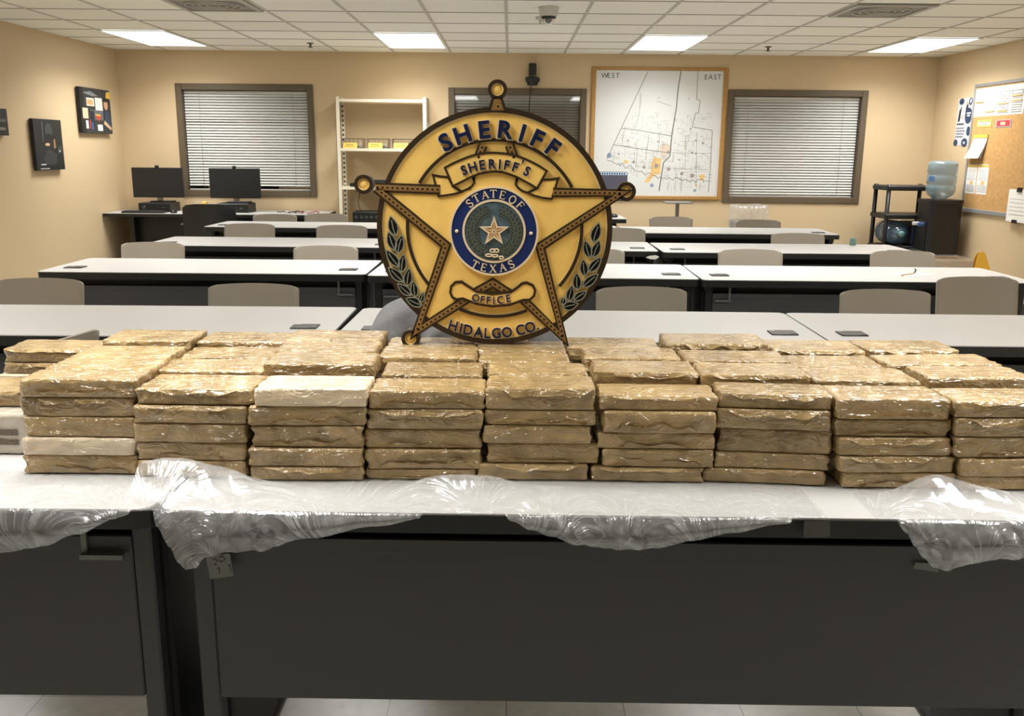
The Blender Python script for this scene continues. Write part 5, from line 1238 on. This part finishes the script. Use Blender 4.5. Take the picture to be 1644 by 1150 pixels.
mb(mat('teal_glass', (92, 126, 120), .2)).lathe([(.02, 0), (.022, .004), (.022, .05), (.019, .055), (.001, .055)], 16).build('bottle_body', t)
t = thing('water_cooler', 'black floor-standing water cooler in the back right corner', 'water cooler', (4.35, 9.33, 0), -PI/2)
def coolp(u, v): return None
mb(black_pl).prism(rrect(-.165, -.16, .165, .18, .06), XYZ, 0, .93).build('cabinet', t)
mb(black_pl).prism(rrect(-.172, -.167, .172, .187, .06), XYZ, .9301, .965).build('top_collar', t)
mb(mat('cooler_recess', (14, 14, 14), .5)).box((-.12, -.168, .45), (.12, -.1601, .76), .01).build('dispenser_recess', t)
for x in (-.06, .06): mb(mat('tap_white', (210, 210, 206), .4) if x < 0 else mat('tap_blue', (60, 90, 140), .4)).box((x-.018, -.225, .70), (x+.018, -.1601, .735), .006).build('tap', t)
mb(grom_m).box((-.11, -.22, .44), (.11, -.1601, .455), .003).build('drip_tray', t)
t = thing('water_bottle', 'large clear blue water bottle upside down on top of the cooler', 'water bottle', (4.35, 9.34, .9652))
wb = bpy.data.materials.new('clear_bottle'); wb.use_nodes = True; nt = wb.node_tree; N = nt.nodes; b_ = N['Principled BSDF']; b_.inputs['Base Color'].default_value = srgb((122, 146, 156)); b_.inputs['Roughness'].default_value = .12; b_.inputs['Alpha'].default_value = .62; b_.inputs['Coat Weight'].default_value = .8
mb(wb).lathe([(.05, 0), (.075, .012), (.125, .05), (.142, .085), (.142, .135), (.134, .15), (.142, .165), (.142, .235), (.134, .25), (.142, .265), (.142, .34), (.134, .37), (.10, .382), (.001, .376)], 32).build('bottle_body', t)
mb(mat('bottle_label', (70, 100, 150), .5)).grid(8, 2, lambda u, v: (-.1435*math.sin(.9+.5*u), -.1435*math.cos(.9+.5*u), .18+.05*v)).build('label', t)
t = thing('waste_bin', 'tan bin with clear liner on the floor in front of the water cooler', 'bin', (3.93, 8.25, 0))
g = mb(mat('bin_tan', (176, 152, 116), .6)); 
for (a, b) in (((-.205, -.15, 0), (-.195, .15, .49)), ((.195, -.15, 0), (.205, .15, .49)), ((-.195, -.15, 0), (.195, -.14, .49)), ((-.195, .14, 0), (.195, .15, .49)), ((-.195, -.14, 0), (.195, .14, .01))): g.box(a, b)
g.build('bin_body', t)
g = mb(film_loose)
for s_ in (-1, 1):
    g.grid(30, 8, lambda u, v, s_=s_: (-.21+.42*u, s_*(.154+.008*abs(noise.noise(V(u*14, v*5, s_)))), .505-.17*v*(1+.3*noise.noise(V(u*5, s_, 1)))))
    g.grid(20, 8, lambda u, v, s_=s_: (s_*(.209+.008*abs(noise.noise(V(u*9, v*5, s_+4)))), -.155+.31*u, .505-.17*v*(1+.3*noise.noise(V(u*5, s_, 7)))))
g.build('plastic_liner', t)
t = thing('floor_sign', 'yellow folded floor sign by the right wall behind the second table row', 'floor sign', (4.25, 8.2, 0))
yel = mat('sign_yellow', (226, 176, 56), .5)
for sg in (-1, 1): mb(yel).prism([(-.2, 0), (.2, 0), (.03, .545), (0, .56), (-.03, .545)], lambda u, v, w, sg=sg: (u, sg*(.14*(1-v/.56)+.006)+w*sg, v), 0, .006).build('leaf_panel', t)
# small things on the tables
t = thing('paper_envelope', 'white paper and pen on the second row table behind the large-looking chair', 'paper', (2.30, 5.17, .7372), .3)
mb(paper).box((-.09, -.06, 0), (.09, .06, .002)).build('sheet', t); mb(mat('pen_tan', (196, 170, 120), .5)).tube([(-.1, -.03, .006), (.03, .02, .006)], .004, 6).build('pen', t); mb(grom_m).tube([(.03, .02, .006), (.05, .03, .02), (.045, .035, .03)], .004, 6).build('pen_clip', t)
t = mb(mat('white_wrapper', (206, 204, 196), .5)).prism([(-.05, 0), (-.02, .012), (.02, .016), (.045, .004), (.02, -.012), (-.015, -.012)], lambda u, v, w: (u, -w, v), 0, .003).build('paper_tag', None, (.985, 6.262, .70)); tag(t, 'white scrap of wrapper stuck on the front edge of the third row middle table', 'paper scrap')
#MORE
